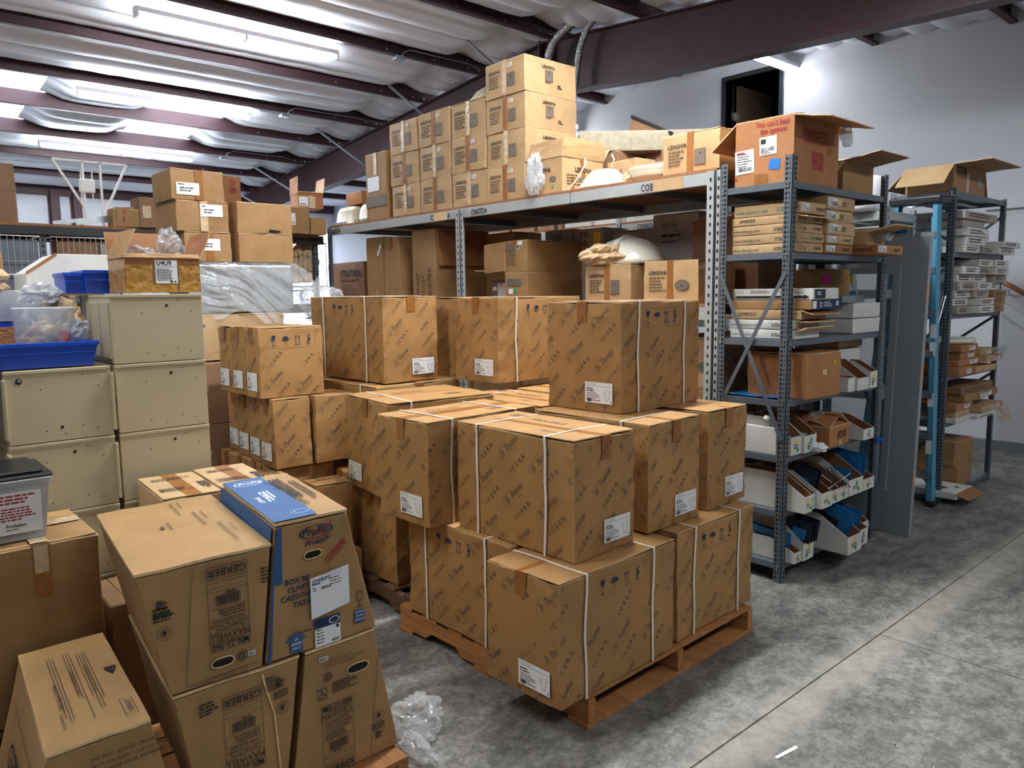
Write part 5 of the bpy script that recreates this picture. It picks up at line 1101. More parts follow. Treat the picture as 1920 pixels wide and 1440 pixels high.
flatbox('short orange-brown carton jutting out at the right of the tan stacks', (-1.90, 4.475, 1.805), .42, .36, .052, 'rust', 0, 'flat tan printed cartons on the near rack', 'p', 'lwbg')
t = open_box('torn open tan carton with loose plastic above the jutting one', (-1.97, 4.50, 1.86), .34, .26, .075, 2, 'dura', flaps={'R': (.16, 12), 'B': (.1, 30), 'W': (.1, 60)})
wad('loose clear plastic spilling from the torn tan carton', (-1.97, 4.66, 1.91), .07, 61, 'film2', 'plastic', 'loose_plastic', (.9, 1.1, .5))
# shelf 3
z3 = 1.341
a_ = flatbox('long white carton, lowest on the third shelf of the near rack', (-2.035, 3.82, z3), .39, .28, .050, 'white', 0, None, 'p', ''); flap(a_, (0, 0, .045), (0, .3, 0), (.05, .02, .012), 'dura')
a_ = flatbox('long white carton with bold print, second on the third shelf', (-2.035, 3.82, z3+.053), .39, .28, .050, 'white', 0, None, 'p', ''); flap(a_, (0, 0, .05), (0, .3, 0), (.07, .02, -.008), 'dura'); flap(a_, (0, .02, .0), (0, .3, 0), (.06, .0, .012), 'dura')
a_ = flatbox('tan carton printed upside down with an open end, third shelf', (-2.0, 3.82, z3+.106), .42, .28, .050, 'dura', 0, None, 'u', ''); flap(a_, (0, 0, .05), (0, .3, 0), (.06, .02, -.02), 'dura')
flatbox('plain tan carton with a dark printed end, third shelf', (-1.95, 3.83, z3+.159), .48, .33, .050, 'brown', 0, None, '', 'P')
flatbox('white carton with a printed ruler on its side, top of the pile', (-1.95, 3.845, z3+.212), .48, .29, .060, 'white', 0, None, 'r', 'q')
for k in range(2): flatbox(('lower', 'upper')[k]+' plain white carton with grey tape at the right of the third shelf', (-2.045, 4.53, z3+k*.092), .36, .375, .088, 'white', 0, 'pair of plain white cartons', '', '', n=4)
for o_ in list(bpy.data.objects):
    pass
tag(MB().box(-.36, 0, 0, .34, 0, .045).build('grey_slab', K['galv'], None, (-2.06, 4.42, z3+.184), 4, bevel=.006), 'grey metallic tray lying on the two white cartons', 'tray')
t = carton('brown carton with a pink label at the back of the third shelf', (-2.30, 4.62, z3+.0), .17, .40, .39, 0, 'brown', n=4); D = Dec(); D.rect(.02, .30, .1, .055, 'pink', 1); stamp(t, 'R', .17, .4, .39, D)
t = thing('toilet_lid', 'white toilet lid standing upright with blue tape behind the white cartons', 'toilet lid', (-2.36, 5.10, z3+.002))
MB().prism([(-.16, 0), (.16, 0), (.155, .32), (.12, .385), (-.12, .385), (-.155, .32)], (0, 0, 0), (0, 1, 0), (-.08, 0, 1), (1, 0, 0), .035).build('lid_panel', K['ceramic'], t, bevel=.012)
D = Dec(); D.rect(.02, .19, .10, .055, 'btape', 1, 8); D.rect(-.02, .30, .09, .05, 'yellow', 1, 3); D.put('tape_pieces', t, (.0365, 0, 0), (0, 1, 0), (-.08, 0, 1), .001)
# shelf 4
z4 = 1.014
t = carton('large plain brown carton on the fourth shelf with two small stickers', (-1.985, 3.88, z4), .37, .37, .245, -2, 'rust', n=5, seam='y'); D = Dec(); D.rect(.15, .125, .05, .03, 'edge', 1); D.disc(.215, .14, .012, 'green', 2); D.rect(.27, .17, .015, .03, 'yellow', 1); stamp(t, 'R', .37, .37, .245, D)
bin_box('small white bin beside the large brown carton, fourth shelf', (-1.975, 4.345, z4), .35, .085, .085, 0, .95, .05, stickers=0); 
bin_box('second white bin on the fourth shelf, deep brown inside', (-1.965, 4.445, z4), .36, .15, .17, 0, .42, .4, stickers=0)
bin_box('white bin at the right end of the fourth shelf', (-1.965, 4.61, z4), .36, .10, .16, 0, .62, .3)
carton('upright white carton standing behind the fourth shelf bins', (-2.14, 4.56, z4), .2, .3, .23, 0, 'white', n=3, flaps=False); carton('brown printed carton lying on the upright white one', (-2.14, 4.56, z4+.234), .22, .33, .07, 0, 'dura', n=3, flaps=False)
tag(MB().grid(lambda u, v: (-.1+.36*u-.3, .32*v, .006+.012*abs(noise.noise(Vector((u*5, v*4, 3))))), 12, 8).build('flat_pouch', K['bluepack'], None, (-2.04, 3.79, z4), smooth=True), 'flat bluish plastic pouch at the left of the fourth shelf', 'pouch')
# shelf 5
z5 = .708
t = thing('parts_bin', 'big white corrugated bin at the left of the fifth shelf', 'bin', (-2.10, 3.782, z5)); body_mesh(.30, .036, .15, 4, .003, 5, .003).build('bin_body', K['white'], t, bevel=.003)
t = thing('pipe_fitting', 'white plastic pipe fitting standing on the corrugated bin', 'pipe fitting', (-2.17, 3.80, z5+.152)); MB().lathe([(0, 0), (.014, 0), (.014, .03), (.019, .03), (.019, .05), (.014, .052), (.014, .06), (0, .06)], 16).build('fitting', K['ceramic'], t, smooth=True)
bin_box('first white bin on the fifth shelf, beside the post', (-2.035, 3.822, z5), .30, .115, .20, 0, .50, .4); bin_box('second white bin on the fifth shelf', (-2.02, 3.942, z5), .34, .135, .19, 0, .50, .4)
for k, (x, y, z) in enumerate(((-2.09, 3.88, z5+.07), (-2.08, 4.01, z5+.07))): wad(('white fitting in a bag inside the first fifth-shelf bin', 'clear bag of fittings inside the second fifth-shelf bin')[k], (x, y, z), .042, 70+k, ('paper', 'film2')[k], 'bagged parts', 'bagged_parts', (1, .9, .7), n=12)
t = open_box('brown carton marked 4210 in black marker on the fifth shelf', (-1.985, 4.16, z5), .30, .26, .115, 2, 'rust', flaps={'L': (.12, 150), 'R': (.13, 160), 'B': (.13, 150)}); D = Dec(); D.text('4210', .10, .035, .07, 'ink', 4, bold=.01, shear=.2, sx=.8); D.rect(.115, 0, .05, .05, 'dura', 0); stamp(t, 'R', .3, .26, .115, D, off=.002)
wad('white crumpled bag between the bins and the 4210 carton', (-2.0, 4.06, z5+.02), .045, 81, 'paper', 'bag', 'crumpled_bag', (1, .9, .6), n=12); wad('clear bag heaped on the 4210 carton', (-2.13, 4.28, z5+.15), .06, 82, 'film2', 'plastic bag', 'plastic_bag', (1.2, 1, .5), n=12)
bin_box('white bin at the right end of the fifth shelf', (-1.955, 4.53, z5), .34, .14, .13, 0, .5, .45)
# shelf 6
z6 = .404
for k, (y0, y1, h_, x) in enumerate(((3.82, 3.905, .20, -1.945), (3.91, 3.965, .19, -1.96), (3.97, 4.09, .19, -1.925), (4.095, 4.205, .17, -1.935), (4.21, 4.32, .17, -1.94), (4.33, 4.515, .21, -1.94), (4.52, 4.67, .15, -1.94))):
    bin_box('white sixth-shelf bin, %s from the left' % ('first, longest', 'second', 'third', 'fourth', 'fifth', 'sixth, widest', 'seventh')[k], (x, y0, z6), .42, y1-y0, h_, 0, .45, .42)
def packs(label, x, y, z, n, w, h, mt, ang, dy=.012, grp='blister cards in the bins', cnt=0):
    ordw = ['front', 'second', 'third', 'fourth', 'fifth', 'sixth']
    for i in range(n):
        t = thing('blister_pack', '%s %s' % (ordw[i], label), 'blister pack', (x, y+i*dy, z), 0, grp, rot=(R(rnd.uniform(-8, 8)), R(ang+rnd.uniform(-5, 5)), R(rnd.uniform(-6, 6))))
        MB().box(-w, 0, -.002, .002, 0, h).build('card', K[mt], t, bevel=.001); MB().box(-w*.75, -w*.2, -.012, -.002, h*.12, h*.62).build('blister', K['darkpack' if mt == 'bluepack' else 'bluepack'], t, bevel=.006)
packs('blue blister pack in the first sixth-shelf bin', -2.03, 3.85, z6+.02, 2, .1, .09, 'bluepack', 8, .03)
packs('dark cable pack heaped in the third sixth-shelf bin', -2.0, 3.99, z6+.05, 3, .16, .15, 'darkpack', 12, .03)
packs('blue pack in the widest sixth-shelf bin', -1.985, 4.35, z6+.04, 3, .2, .10, 'bluepack', 6, .045)
packs('large blue pack standing in the seventh sixth-shelf bin', -1.97, 4.54, z6+.05, 2, .25, .16, 'bluepack', 2, .05)
q = MB(); 
for k in range(5): q.tube([(-2.05+.03*k, 3.99+.02*k, z6+.19), (-2.0+.02*k, 4.03+.02*k, z6+.22), (-1.94, 4.07+.02*k, z6+.17), (-1.90+.01*k, 4.09+.02*k, z6+.10)], .003, 5)
tag(q.build('cable_bundle', K['black'], smooth=True), 'tangle of black cables spilling over the third and fourth sixth-shelf bins', 'cable')
tag(MB().tube([(-1.93, 4.05, z6+.10), (-1.90, 4.25, z6+.16)], .0025, 5).build('zip_tie', K['strap']), 'white zip tie sticking out of the sixth-shelf bins', 'zip tie')
t = thing('blue_clip', 'bright blue plastic clip at the right post above the sixth shelf', 'clip', (-2.046, 4.905, .635)); MB().prism([(0, 0), (.045, .0), (.055, .02), (.02, .03), (0, .02)], (0, 0, 0), (.5, 1, 0), (0, 0, 1), (1, 0, 0), .014).build('clip_body', K['bin'], t, bevel=.004)
# shelf 7
z7 = .110
bin_box('low white bin with black marker text at the bottom left', (-1.995, 3.822, z7), .36, .075, .12, 0, .5, .4); bin_box('white bin with dark packs, second on the bottom shelf', (-1.985, 3.90, z7), .38, .115, .22, 0, .45, .4)
bin_box('wide white bin jutting from the bottom shelf', (-1.86, 4.17, z7), .45, .17, .21, 0, .48, .4); bin_box('white bin with dark writing on its lip, bottom shelf', (-1.885, 4.35, z7), .42, .13, .17, 0, .55, .35); bin_box('small white bin at the right end of the bottom shelf', (-1.93, 4.49, z7), .38, .10, .17, 0, .6, .3)
packs('teal blister pack in the low bottom-left bin', -2.05, 3.85, z7+.05, 2, .26, .10, 'bluepack', 4, .02)
packs('dark pack hanging over the second bottom-shelf bin', -1.96, 3.915, z7+.10, 4, .14, .12, 'darkpack', 10, .028)
packs('large blue pack sliding out of the wide bottom-shelf bin', -1.92, 4.24, z7+.08, 3, .26, .13, 'bluepack', 22, .03)
packs('blue pack leaning in the bin with dark writing', -1.93, 4.38, z7+.09, 4, .2, .10, 'bluepack', 14, .025)
# ---------------------------------------------------------------- door leaf leaning and ladder
t = thing('loose_door', 'grey door leaf with a glazed panel leaning between the two racks', 'door', (-1.885, 5.10, 0), 0, None, rot=(R(-1.0), R(.9), 0))
W = .86; gx0, gx1, gz0, gz1 = -.70, -.19, .30, 1.72
MB().box(-W, gx0, 0, .045, 0, 1.93).box(gx1, 0, 0, .045, 0, 1.93).box(gx0, gx1, 0, .045, 0, gz0).box(gx0, gx1, 0, .045, gz1, 1.93).build('door_slab', K['door'], t, bevel=.002)
MB().box(gx0-.03, gx0+.02, -.008, .053, gz0-.03, gz1+.03).box(gx1-.02, gx1+.03, -.008, .053, gz0-.03, gz1+.03).box(gx0+.02, gx1-.02, -.008, .053, gz0-.03, gz0+.02).box(gx0+.02, gx1-.02, -.008, .053, gz1-.02, gz1+.03).build('glazing_bead', K['door'], t, bevel=.004)
MB().box(gx0, gx1, .02, .026, gz0, gz1).build('glass_pane', K['glass'], t)
for z in (.33, 1.0, 1.52): MB().box(-.001, .0012, .008, .04, z, z+.11).build('hinge_recess', K['dura'], t)
ld = thing('step_ladder', 'blue fibreglass step ladder folded against the far rack', 'ladder', (-2.06, 5.93, 0), 0, None, rot=(R(1.5), R(0), 0))
def rail(x0, x1, H, y=0, mt='ladder'):
    m = MB(); n = 1
    def sec(xc, z): s_ = .03; return [(xc-s_, y, z), (xc+s_, y, z), (xc+s_, y+.075, z), (xc-s_, y+.075, z)]
    m.hexa([(x0-.004, y, 0), (x0+.004, y, 0), (x0+.004, y+.075, 0), (x0-.004, y+.075, 0), (x1-.004, y, H), (x1+.004, y, H), (x1+.004, y+.075, H), (x1-.004, y+.075, H)])
    for yy in (y, y+.07):
        s_ = .03 if x0 > -.3 else -.03
        a, b = sorted((x0, x0-s_)); c, d = sorted((x1, x1-s_))
        m.hexa([(a, yy, 0), (b, yy, 0), (b, yy+.005, 0), (a, yy+.005, 0), (c, yy, H), (d, yy, H), (d, yy+.005, H), (c, yy+.005, H)])
    return m.build('side_rail', K[mt], ld)
LH = 2.20
rail(.01, -.03, LH); rail(-.56, -.32, LH); rail(-.02, -.06, LH*.96, .068); rail(-.53, -.30, LH*.96, .068)
for z in (.25, .55, .85, 1.15, 1.44, 1.75, 2.0):
    f_ = z/LH; xr = .005-.04*f_; xl = -.555+.235*f_
    MB().box(xl, xr, -.005, .08, z, z+.004).box(xl, xr, -.008, -.003, z-.04, z+.004).box(xl, xr, .076, .08, z-.03, z).build('step', K['galv'], ld)
MB().box(-.36, .0, -.02, .21, LH, LH+.055).build('top_cap', K['black'], ld, bevel=.012)
MB().lathe([(0, 0), (.045, 0), (.04, .01), (0, .012)], 16, c=(-.2, -.03, LH-.02), sy=.5).build('tool_hook', K['galv'], ld)
for x in (.0, -.56): MB().box(x-.03, x+.03, -.01, .09, -.0, .045).build('foot', K['black'], ld, bevel=.008)
for z in (1.12, 1.25, .4, .75): MB().box(-.04, .0, -.002, .0, z, z+.10).build('warning_label', K['paper'], ld)
for a in (0, .03): brace(ld, (.016-a, -.02+a, 1.36), (.016-a, .10+a, 1.55), .012, 'x', 'bolt')
# ---------------------------------------------------------------- far rack contents
def run(z, items, grp, X=-2.0, yb=6.13):
    for (y, d, h, mt, rg, x, dz, lb) in items:
        flatbox(lb, (X+x, y, z+dz), .42, d, h, mt, 0, grp, 's' if mt == 'white' and y < 6.3 else '', rg, n=3)
G1_ = 'slim cartons on the far rack'
run(1.864, [(6.20, .30, .052, 'white', 'k', 0, 0, 'white slim carton with a torn end, lowest on the far rack second shelf'), (6.52, .20, .052, 'grey', 'k', .02, 0, 'slim pale carton beside the torn one'), (6.78, .38, .048, 'white', 'k', .05, 0, 'slim carton jutting out at the right, far rack second shelf'), (6.80, .42, .045, 'white', 'kL', .07, .051, 'slim carton resting on the jutting one'),
      (6.22, .40, .062, 'white', 'kL', 0, .055, 'white carton with a printed black ruler arrow, lower'), (6.64, .13, .062, 'white', 'k', -.02, .103, 'small white end-on carton beside the ruler cartons'), (6.20, .44, .060, 'white', 'kL', .01, .119, 'white carton with a printed black ruler arrow, upper'), (6.18, .46, .055, 'grey', '', -.02, .183, 'grey carton with an open curled end'), (6.16, .70, .058, 'grey', 'k', 0, .241, 'long battered pale carton at the top of the far rack pile')], G1_)
items = []
names = ['soft-close seat carton, far rack third shelf, %s row, %s column' % (a, b) for a in ('bottom', 'second', 'third', 'fourth', 'fifth', 'sixth', 'top') for b in ('left', 'middle', 'right')]
for r_ in range(7):
    for c_ in range(3):
        if r_ >= 6 and c_ == 0: continue
        items.append((6.14+c_*.33+rnd.uniform(-.015, .02)+(.05 if r_ > 3 else 0), .31, .056, 'brown' if (c_ == 2 and r_ < 3) else ('white' if (r_+c_) % 3 else 'grey'), 'k', rnd.uniform(-.03, .06)+(.0 if c_ else 0), r_*.0585, names[r_*3+c_]))
run(1.414, items, 'soft-close seat cartons on the far rack third shelf', X=-2.02)
run(.960, [(6.14, .28, .062, 'rust', 'L', .03, 0, 'orange-brown slim carton, lowest left on the far rack fourth shelf'), (6.45, .45, .045, 'dura', '', .04, 0, 'open tan carton with a torn end, far rack fourth shelf'), (6.20, .48, .05, 'rust', 'LL', .0, .064, 'orange-brown slim carton, second up, two labels'), (6.22, .34, .052, 'rust', 'L', 0, .116, 'orange-brown slim carton, third up'), (6.20, .36, .054, 'rust', 'L', .01, .170, 'orange-brown slim carton, topmost under the white lid'), (6.72, .38, .05, 'dura', 'L', .03, .064, 'pale slim carton at the right with film'), (6.66, .30, .055, 'dura', 'L', 0, .116, 'pale slim carton with a tall label at the right')], 'slim orange-brown cartons on the far rack')
t = thing('toilet_lid', 'white toilet lid lying on the orange-brown slim cartons', 'toilet lid', (-2.18, 6.42, .960+.228)); MB().lathe([(0, .0), (.2, 0), (.215, .012), (.21, .035), (.19, .04), (0, .042)], 40, sx=.95, sy=1.05).build('lid_panel', K['ceramic'], t, smooth=True)
wad('loop of clear film hanging off the right end of the slim cartons', (-1.96, 6.98, 1.11), .07, 91, 'film2', 'film', 'loose_film', (.7, 1.4, .4), n=12)
run(.604, [(6.14, .30, .035, 'white', '', .02, 0, 'crumpled white flat carton, far rack fifth shelf left'), (6.46, .50, .03, 'white', 'k', .06, 0, 'white torn flat carton jutting out, far rack fifth shelf'), (6.18, .30, .05, 'dura', '', .0, .037, 'tan slim carton under the labelled one'), (6.16, .36, .052, 'rust', 'L', .01, .089, 'tan labelled slim carton with papers on top'), (6.60, .50, .05, 'dura', 'L', .05, .034, 'flattened torn carton under the brown pair'), (6.30, .75, .055, 'brown', 'L', .02, .143, 'brown slim carton with a blue mark'), (6.28, .72, .055, 'dark', 'k', .0, .200, 'dark wine-coloured slim carton at the top')], 'slim cartons on the far rack fifth shelf')
t = thing('shredded_film', 'shredded plastic trailing off the right end of the fifth far shelf', 'film', (-1.93, 6.95, .60)); q = MB(); rr = random.Random(3)
for k in range(14): q.tube([(rr.uniform(-.04, .04), rr.uniform(-.1, .12), .06), (rr.uniform(-.02, .06), rr.uniform(-.1, .14), -.01), (rr.uniform(0, .07), rr.uniform(-.1, .18), rr.uniform(-.1, -.03))], .0022, 4)
q.build('shreds', K['edge'], t, kind='stuff')
carton('lower square brown carton on the bottom of the far rack', (-2.05, 6.45, .048), .38, .38, .17, 3, 'brown', n=4); carton('upper square brown carton on the bottom of the far rack', (-2.07, 6.43, .222), .36, .36, .19, -3, 'brown', n=4)
t = flatbox('white flattened carton with torn holes at the foot of the far rack', (-1.93, 6.08, .048), .42, .34, .05, 'white', 0, None, '', ''); flap(t, (0, 0, .05), (0, .32, 0), (.08, .03, -.04), 'white')
D = Dec(); D.poly([(.24, .1), (.29, .08), (.32, .14), (.27, .16)], 'ink'); D.poly([(.33, .2), (.37, .19), (.36, .23)], 'ink'); stamp(t, 'T', .42, .34, .05, D)
# ================================================================ LEFT SIDE
# cream drawer cabinets, two front columns (sides towards the viewer) and more behind
def cabinet(label, x, y, z, hole=(.30, .225), ring=False, group='cream steel drawer cabinets', w=.44, d=.345, h=.268):
    t = thing('drawer_cabinet', label, 'cabinet', (x, y, z), 0, group)
    MB().box(-w, 0, 0, d, 0, h-.014).build('cabinet_shell', K['cream'], t, bevel=.003); MB().box(-w-.001, .003, -.001, d+.001, h-.014, h-.001).build('top_rim', K['cream'], t, bevel=.002)
    for k in range(3):
        dr = MB().box(-w+.02+k*.138, -w+.145+k*.138, d-.002, d+.006, .02, h-.03).build('drawer', K['cream'], t, bevel=.002)
        MB().prism([(0, 0), (.022, -.012), (.022, -.02), (0, -.03)], (-w+.06+k*.138, d+.006, h*.55), (0, 1, 0), (0, 0, 1), (1, 0, 0), .045).build('handle', K['galv'], dr)
    for k in range(3):
        fr_ = MB().box(-w+.02+k*.138, -w+.145+k*.138, -.006, .002, .02, h-.03).build('drawer', K['cream'], t, bevel=.002)
    D = Dec()
    for (a, b_) in ((.11, .195), (.25, .24), (.30, .195), (.12, .04), (.24, .05), (.18, .025), (.29, .035)): D.disc(a*d/.345, b_, .0025, 'hole', 1, 8)
    if ring: D.disc(.045, .23, .011, 'hole', 1, 16); D.disc(.047, .232, .006, 'bolt', 2, 12); D.disc(.17, .05, .006, 'hole', 1, 12)
    else: D.disc(.205*d/.345, .222, .006, 'hole', 1, 12)
    D.put('screw_holes', t, (0, 0, 0), (0, 1, 0), (0, 0, 1), .001)
for k in range(6): cabinet('cream drawer cabinet, right column, %s from the top' % ('sixth', 'fifth', 'fourth', 'third', 'second', 'topmost')[k], -3.2, .797, k*.270)
for k in range(5): cabinet('cream drawer cabinet, left column, %s from the top' % ('fifth', 'fourth', 'third', 'second', 'topmost, round lock')[k], -3.2, .434, k*.270, ring=(k == 4), w=.40)
for c_, (x, y) in enumerate(((-3.68, .80), (-4.16, .78))):
    for k in range(6): cabinet('cream cabinet standing behind the right front column, %s stack, %s from the floor' % (('nearer', 'farther')[c_], ('first', 'second', 'third', 'fourth', 'fifth', 'sixth')[k]), x, y, k*.270, w=.44, group='cream cabinets behind the front ones')
# box U4U9 on the right column
t = open_box('tape-wrapped carton with a big white label and raised flaps on the cabinets', (-3.235, .868, 1.625), .235, .285, .135, 0, 'brown', flaps={'L': (.12, 112), 'R': (.02, 110), 'B': (.12, 62), 'W': (.12, 80)}, fin='inner')
D = Dec(); D.rect(.0, .11, .285, .025, 'tape', 0); D.rect(.11, .035, .085, .092, 'paper', 2); D.text('U4U9', .115, .108, .024, 'ink', bold=.03, lay=3); D.text('FASCONS.COM', .115, .099, .009, 'ink', lay=3); D.lines(.115, .09, .07, 8, .0062, .003, 'ink', lay=3); D.disc(.17, .042, .005, 'ink', 3); D.disc(.185, .042, .004, 'ink', 3); stamp(t, 'R', .235, .285, .135, D, off=.0015)
q = MB()
for (a, b_, c, d_) in ((0, .10, .0, .108), (.10, .19, -.0, .03), (.2, .285, .0, .108)): q.box(.0006, .0016, a, b_, c, d_)
q.box(-.235, 0, -.0016, -.0006, 0, .13); q.build('glossy_tape', mat('golden_glossy_tape', (176, 130, 62), .12, var=.2, scale=25, bump=.9, bscale=35), t)
wad('clear bag bulging from the left of the tape-wrapped carton', (-3.33, .95, 1.765), .055, 101, 'film2', 'plastic bag', 'plastic_bag', (.9, 1.1, .7)); wad('clear bag rising from the right of the tape-wrapped carton', (-3.33, 1.07, 1.80), .06, 103, 'film2', 'plastic bag', 'plastic_bag', (.8, .9, 1.2))
# blue bins
def stackbin(label, N, w, d, h, grp='blue plastic bins', th=0):
    t = thing('plastic_bin', label, 'bin', N, th, grp); q = MB(); tubwall(q, w*.93, d*.93, w, d, h, .004); o_ = q.build('bin_shell', K['bin'], t, (-w/2, d/2, 0))
    MB().box(-w/2-.004, w/2+.004, -d/2-.004, d/2+.004, h-.014, h).box(-1, -1, 0, 0, 0, 0) if False else None
    r_ = MB()
    for z in (h*.55, h*.78): r_.box(w/2*.985, w/2*.985+.004, -d/2*.96, d/2*.96, z, z+.004)
    for (a, b_, c, e) in ((w/2-.004, w/2+.004, -d/2, d/2), (-w/2-.004, -w/2+.004, -d/2, d/2), (-w/2, w/2, -d/2-.004, -d/2+.004), (-w/2, w/2, d/2-.004, d/2+.004)): r_.box(a, b_, c, e, h-.016, h)
    r_.build('rim', K['bin'], t, (-w/2, d/2, 0), bevel=.002); return t
stackbin('large blue bin on the left cabinet column holding clear bags', (-3.215, .20, 1.352), .38, .55, .092); stackbin('blue bin behind the large one at the left edge', (-3.62, .14, 1.42), .25, .42, .09)
stackbin('left small blue bin beside the tape-wrapped carton', (-3.52, .715, 1.624), .2, .095, .085); stackbin('right small blue bin touching the tape-wrapped carton', (-3.50, .782, 1.624), .22, .13, .095)
# clear zip bag
t = thing('zip_bag', 'clear zip bag standing in the large blue bin', 'plastic bag', (-3.34, .50, 1.36))
m = MB(); m.grid(lambda u, v: (-.015-.03*math.sin(math.pi*u)*math.sin(math.pi*v), .20*u+.01*(v-.5)*(1 if u > .5 else -1), .215*v+.006*noise.noise(Vector((u*4, v*2, 1)))), 16, 14).grid(lambda u, v: (.015+.04*math.sin(math.pi*u)*math.sin(math.pi*v)*(1-.3*v)+.006*noise.noise(Vector((u*6, v*6, 5))), .20*u, .21*v), 16, 14)
m.build('bag_film', K['film2'], t, smooth=True); MB().box(-.004, .012, -.004, .206, .205, .212).build('zip_strip', K['paper'], t, bevel=.002)
wad('dark-tinted fittings seen inside the clear zip bag', (-3.345, .60, 1.45), .06, 110, 'dura', 'fittings', 'bagged_fittings', (.4, 1.3, 1))
for i, (y, z, mt, lb) in enumerate(((.70, 1.47, 'film2', 'small clear packet at the right end of the large blue bin'), (.66, 1.455, 'red', 'red and white packet in the large blue bin'), (.72, 1.49, 'clear', 'ribbed clear sleeve sticking out of the large blue bin'))):
    wad(lb, (-3.33, y, z), .028, 120+i, mt, 'packet', 'small_packet', (1, 1, 1.2), n=10)
wad('pinkish bag of parts behind the zip bag', (-3.50, .72, 1.52), .055, 131, 'kraft', 'bag', 'parts_bag', (1, .8, 1.3), n=14); wad('clear crumpled bag behind the top of the zip bag', (-3.50, .62, 1.62), .06, 133, 'film2', 'plastic bag', 'plastic_bag', (1, 1.3, .7), n=14)
# white cartons behind
t = thing('parts_bin', 'large white carton with a slanted left corner behind the blue bins', 'bin', (-3.86, .64, 1.63)); MB().prism([(0, 0), (.40, 0), (.40, .17), (.12, .17), (0, .085)], (0, 0, 0), (0, 1, 0), (0, 0, 1), (-1, 0, 0), .30).build('bin_body', K['white'], t, bevel=.003)
D = Dec(); D.line([(-.0, .085), (.12, .17)], .012, 'rust'); D.put('brown_edge', t, (0, 0, 0), (0, 1, 0), (0, 0, 1), .001)
carton('plain white carton at the left edge behind the zip bag', (-3.62, .25, 1.515), .3, .39, .125, 0, 'white', n=4, flaps=False); carton('brown ribbed carton at the far left edge above the white one', (-3.66, .38, 1.645), .2, .15, .15, 0, 'brown', n=4); wad('pale crumpled bag against the ribbed carton', (-3.60, .47, 1.68), .06, 140, 'kraft', 'bag', 'parts_bag', (.8, 1.1, 1), n=14)
tag(MB().box(-3.45, -3.43, .46, .53, 1.40, 1.50).build('wood_offcut', K['wood']), 'small pale wood offcut standing left of the zip bag', 'wood block')
carton('carton carrying the white carton at the left edge', (-3.66, .20, 1.35), .3, .42, .16, 0, 'dark', n=3, flaps=False); carton('tall carton on the floor behind the left cabinets', (-3.66, .10, 0), .42, .55, 1.345, 0, 'dark', n=4, flaps=False)

# stack of brown cartons on the wrapped steel equipment
def lab(D, x, y, w_=.14, h_=.075): D.rect(x, y, w_, h_, 'paper', 1); D.lines(x+.01, y+h_*.8, w_*.3, 1, .01, h_*.09, 'inkg', seed=int(x*99), lay=3); D.lines(x+.02, y+h_*.5, w_*.6, 2, h_*.22, h_*.1, 'ink', seed=int(y*99), lay=3)
S5 = -5.0
for (lb, N, w_, d_, h_, lx, ly) in (('bottom left carton of the brown stack, rivets and a white label', (S5, 1.70, 1.832), .36, .295, .186, .08, .07), ('middle left carton of the brown stack, label top right', (S5, 1.658, 2.022), .42, .33, .188, .15, .095), ('topmost carton of the brown stack, label low on the left', (S5, 1.637, 2.214), .37, .33, .188, .03, .03)):
    t = carton(lb, N, w_, d_, h_, 0, 'brown', 'brown cartons stacked on the wrapped equipment', n=5, seam='x'); D = Dec(); D.rect(d_*.44, 0, .05, h_, 'tape' if 'mid' not in lb else 'cleartape', 0); lab(D, lx, ly); stamp(t, 'R', w_, d_, h_, D)
for (lb, N, w_, d_, h_) in (('lower right plain carton of the brown stack', (S5, 2.045, 1.832), .2, .385, .192), ('upper right plain carton of the brown stack with a torn handle', (S5, 2.043, 2.027), .2, .385, .198)):
    t = carton(lb, N, w_, d_, h_, 0, 'brown', 'brown cartons stacked on the wrapped equipment', n=5)
    if 'torn' in lb: D = Dec(); D.poly([(.21, .01), (.22, .028), (.27, .022), (.29, .022), (.30, .012), (.26, .008)], 'hole', 1); stamp(t, 'R', w_, d_, h_, D)
t = thing('wrapped_equipment', 'stainless steel equipment under a loose clear plastic cover', 'equipment', (S5+.01, 1.72, 1.50)); MB().box(-.45, -.03, .0, .71, 0, .325).build('steel_body', K['galv'], t, bevel=.02)
m = MB()
def cov(u, v):
    y = -.03+.86*u; top = .33 if u < .86 else .33-.5*(u-.86)
    z = top-v*(.42+.22*u-.18*math.exp(-((u-.35)/.2)**2)); x = .012+.05*v+.10*v*v*u+.025*noise.noise(Vector((u*7-v*5, v*3, 2)))+.016*noise.noise(Vector((u*18-v*12, v*5, 4)))*(.3+v)+.007*noise.noise(Vector((u*50-v*30, v*16, 6)))
    return (x, y+.10*v*u, z)
K['cover'] = mat('thin_clear_cover', (232, 236, 238), .1, 0, bump=.7, bscale=14, alpha=.30, spec=1); m.grid(cov, 110, 50); m.build('plastic_cover', K['cover'], t, smooth=True)
m = MB(); m.grid(lambda u, v: (.03-.5*v, -.03+.86*u, .333+.008*noise.noise(Vector((u*8, v*5, 3)))), 24, 8).build('plastic_cover', K['film2'], t, smooth=True)
wad('loose end of clear plastic heaped right of the wrapped equipment', (-4.75, 2.50, 1.56), .14, 151, 'film2', 'plastic', 'loose_plastic', (.7, 1, 1.1))
carton('tan carton under the wrapped steel equipment', (-4.92, 1.68, 1.20), .5, .62, .29, 0, 'dura', n=5); carton('dark carton low behind the tank-carton pile', (-4.86, 1.6, .80), .5, .6, .39, 0, 'dark', n=4); carton('dark carton on the floor behind the tank-carton pile', (-4.86, 1.6, .0), .5, .6, .79, 0, 'dark', n=4)
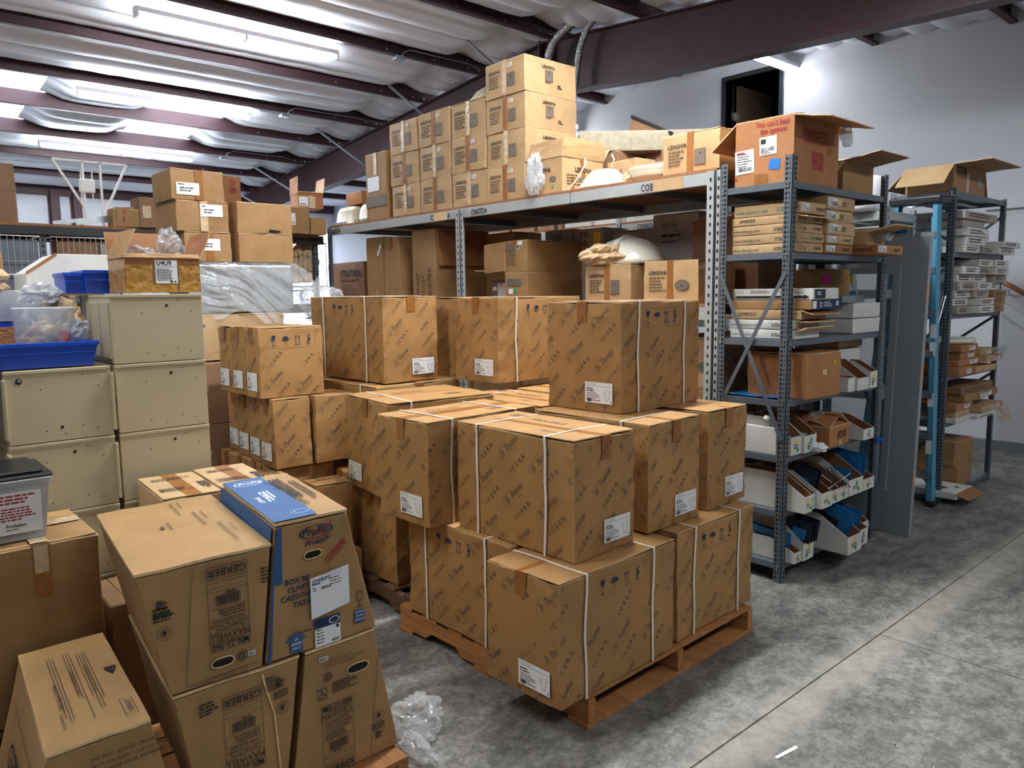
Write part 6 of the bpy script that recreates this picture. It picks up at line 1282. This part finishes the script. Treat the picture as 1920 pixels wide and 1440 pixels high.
tag(MB().tube([(-4.6, 2.30, 1.46), (-4.6, 2.38, 1.47), (-4.6, 2.42, 1.43), (-4.6, 2.43, 1.38)], .004, 6).build('black_cable', K['black'], smooth=True), 'short black cable curling out below the plastic cover', 'cable')
carton('carton on the floor under the wrapped equipment, right part', (-4.98, 2.3, 0), .45, .4, 1.38, 0, 'dark', n=4)
# cartons on the far left deck
DZ = 2.207
def rednote(D, x, y, s): D.ring(x, y, s, s*.4, 'red', 1); [D.rect(x-s*1.1+k*s*.28, y-s*3.6, s*.16, s*1.9, 'red', 1) for k in range(9)]
t = open_box('brown carton at the far left edge on the deck, open front flap', (-7.12, .85, DZ), .5, .31, .25, 0, 'dark', flaps={'R': (.2, 98)})
carton('open-topped brown carton with a red print on the deck, left of the dark one', (-7.12, 1.84, DZ), .3, .28, .15, -14, 'brown', n=4)
t = bpy.data.objects[-1] if False else None
for (lb, N, w_, d_, h_, mt, red) in (('carton with a red ring print at the left on the far deck', (-7.10, 1.87, DZ+.0), .3, .14, .165, 'brown', 1), ('dark carton with a clear pouch label on the far deck', (-7.05, 2.04, DZ), .26, .15, .25, 'dark', 0), ('carton with a red ring print behind the brown stack', (-7.12, 2.80, DZ+.27), .3, .16, .24, 'rust', 2), ('carton under the red ring carton behind the stack', (-7.12, 2.72, DZ), .35, .3, .262, 'brown', 0), ('brown carton with a white label right of the brown stack', (-6.95, 3.30, DZ), .3, .26, .245, 'brown', 3), ('brown carton beside the upturned tubs on the deck corner', (-6.97, 3.58, DZ), .3, .16, .16, 'brown', 0), ('brown carton hidden behind the middle of the brown stack', (-7.15, 2.25, DZ), .4, .4, .2, 'dark', 0)):
    t = carton(lb, N, w_, d_, h_, 0, mt, n=4); D = Dec()
    if red in (1, 2): rednote(D, d_*.5, h_*.75, d_*.16)
    if red == 3: D.rect(.02, .08, .09, .11, 'paper', 1); D.bars(.03, .09, .07, .02, lay=3)
    if 'pouch' in lb: D.rect(.02, .08, .07, .1, 'cleartape', 1)
    if D.p: stamp(t, 'R', w_, d_, h_, D)
t = open_box('open brown carton with taped upright flap, behind the tubs', (-7.02, 3.48, 2.46), .26, .25, .14, -10, 'rust', flaps={'L': (.16, 95), 'R': (.02, 60), 'B': (.16, 80)}); D = Dec(); D.rect(.01, .02, .09, .09, 'paper', 1); D.bars(.02, .03, .06, .015, lay=3); D.rect(.11, 0, .06, .12, 'cleartape', 1); D.text("can't beat", .15, .11, .02, 'red', bold=.02); stamp(t, 'R', .26, .25, .14, D, off=.0015)
carton('carton holding up the taped open one behind the tubs', (-7.02, 3.45, DZ+.0), .3, .1, .245, 0, 'dark', n=3)
carton('orange carton between the open one and the tape reel', (-6.62, 3.95, zD+.2), .3, .2, .12, 0, 'rust', n=3)
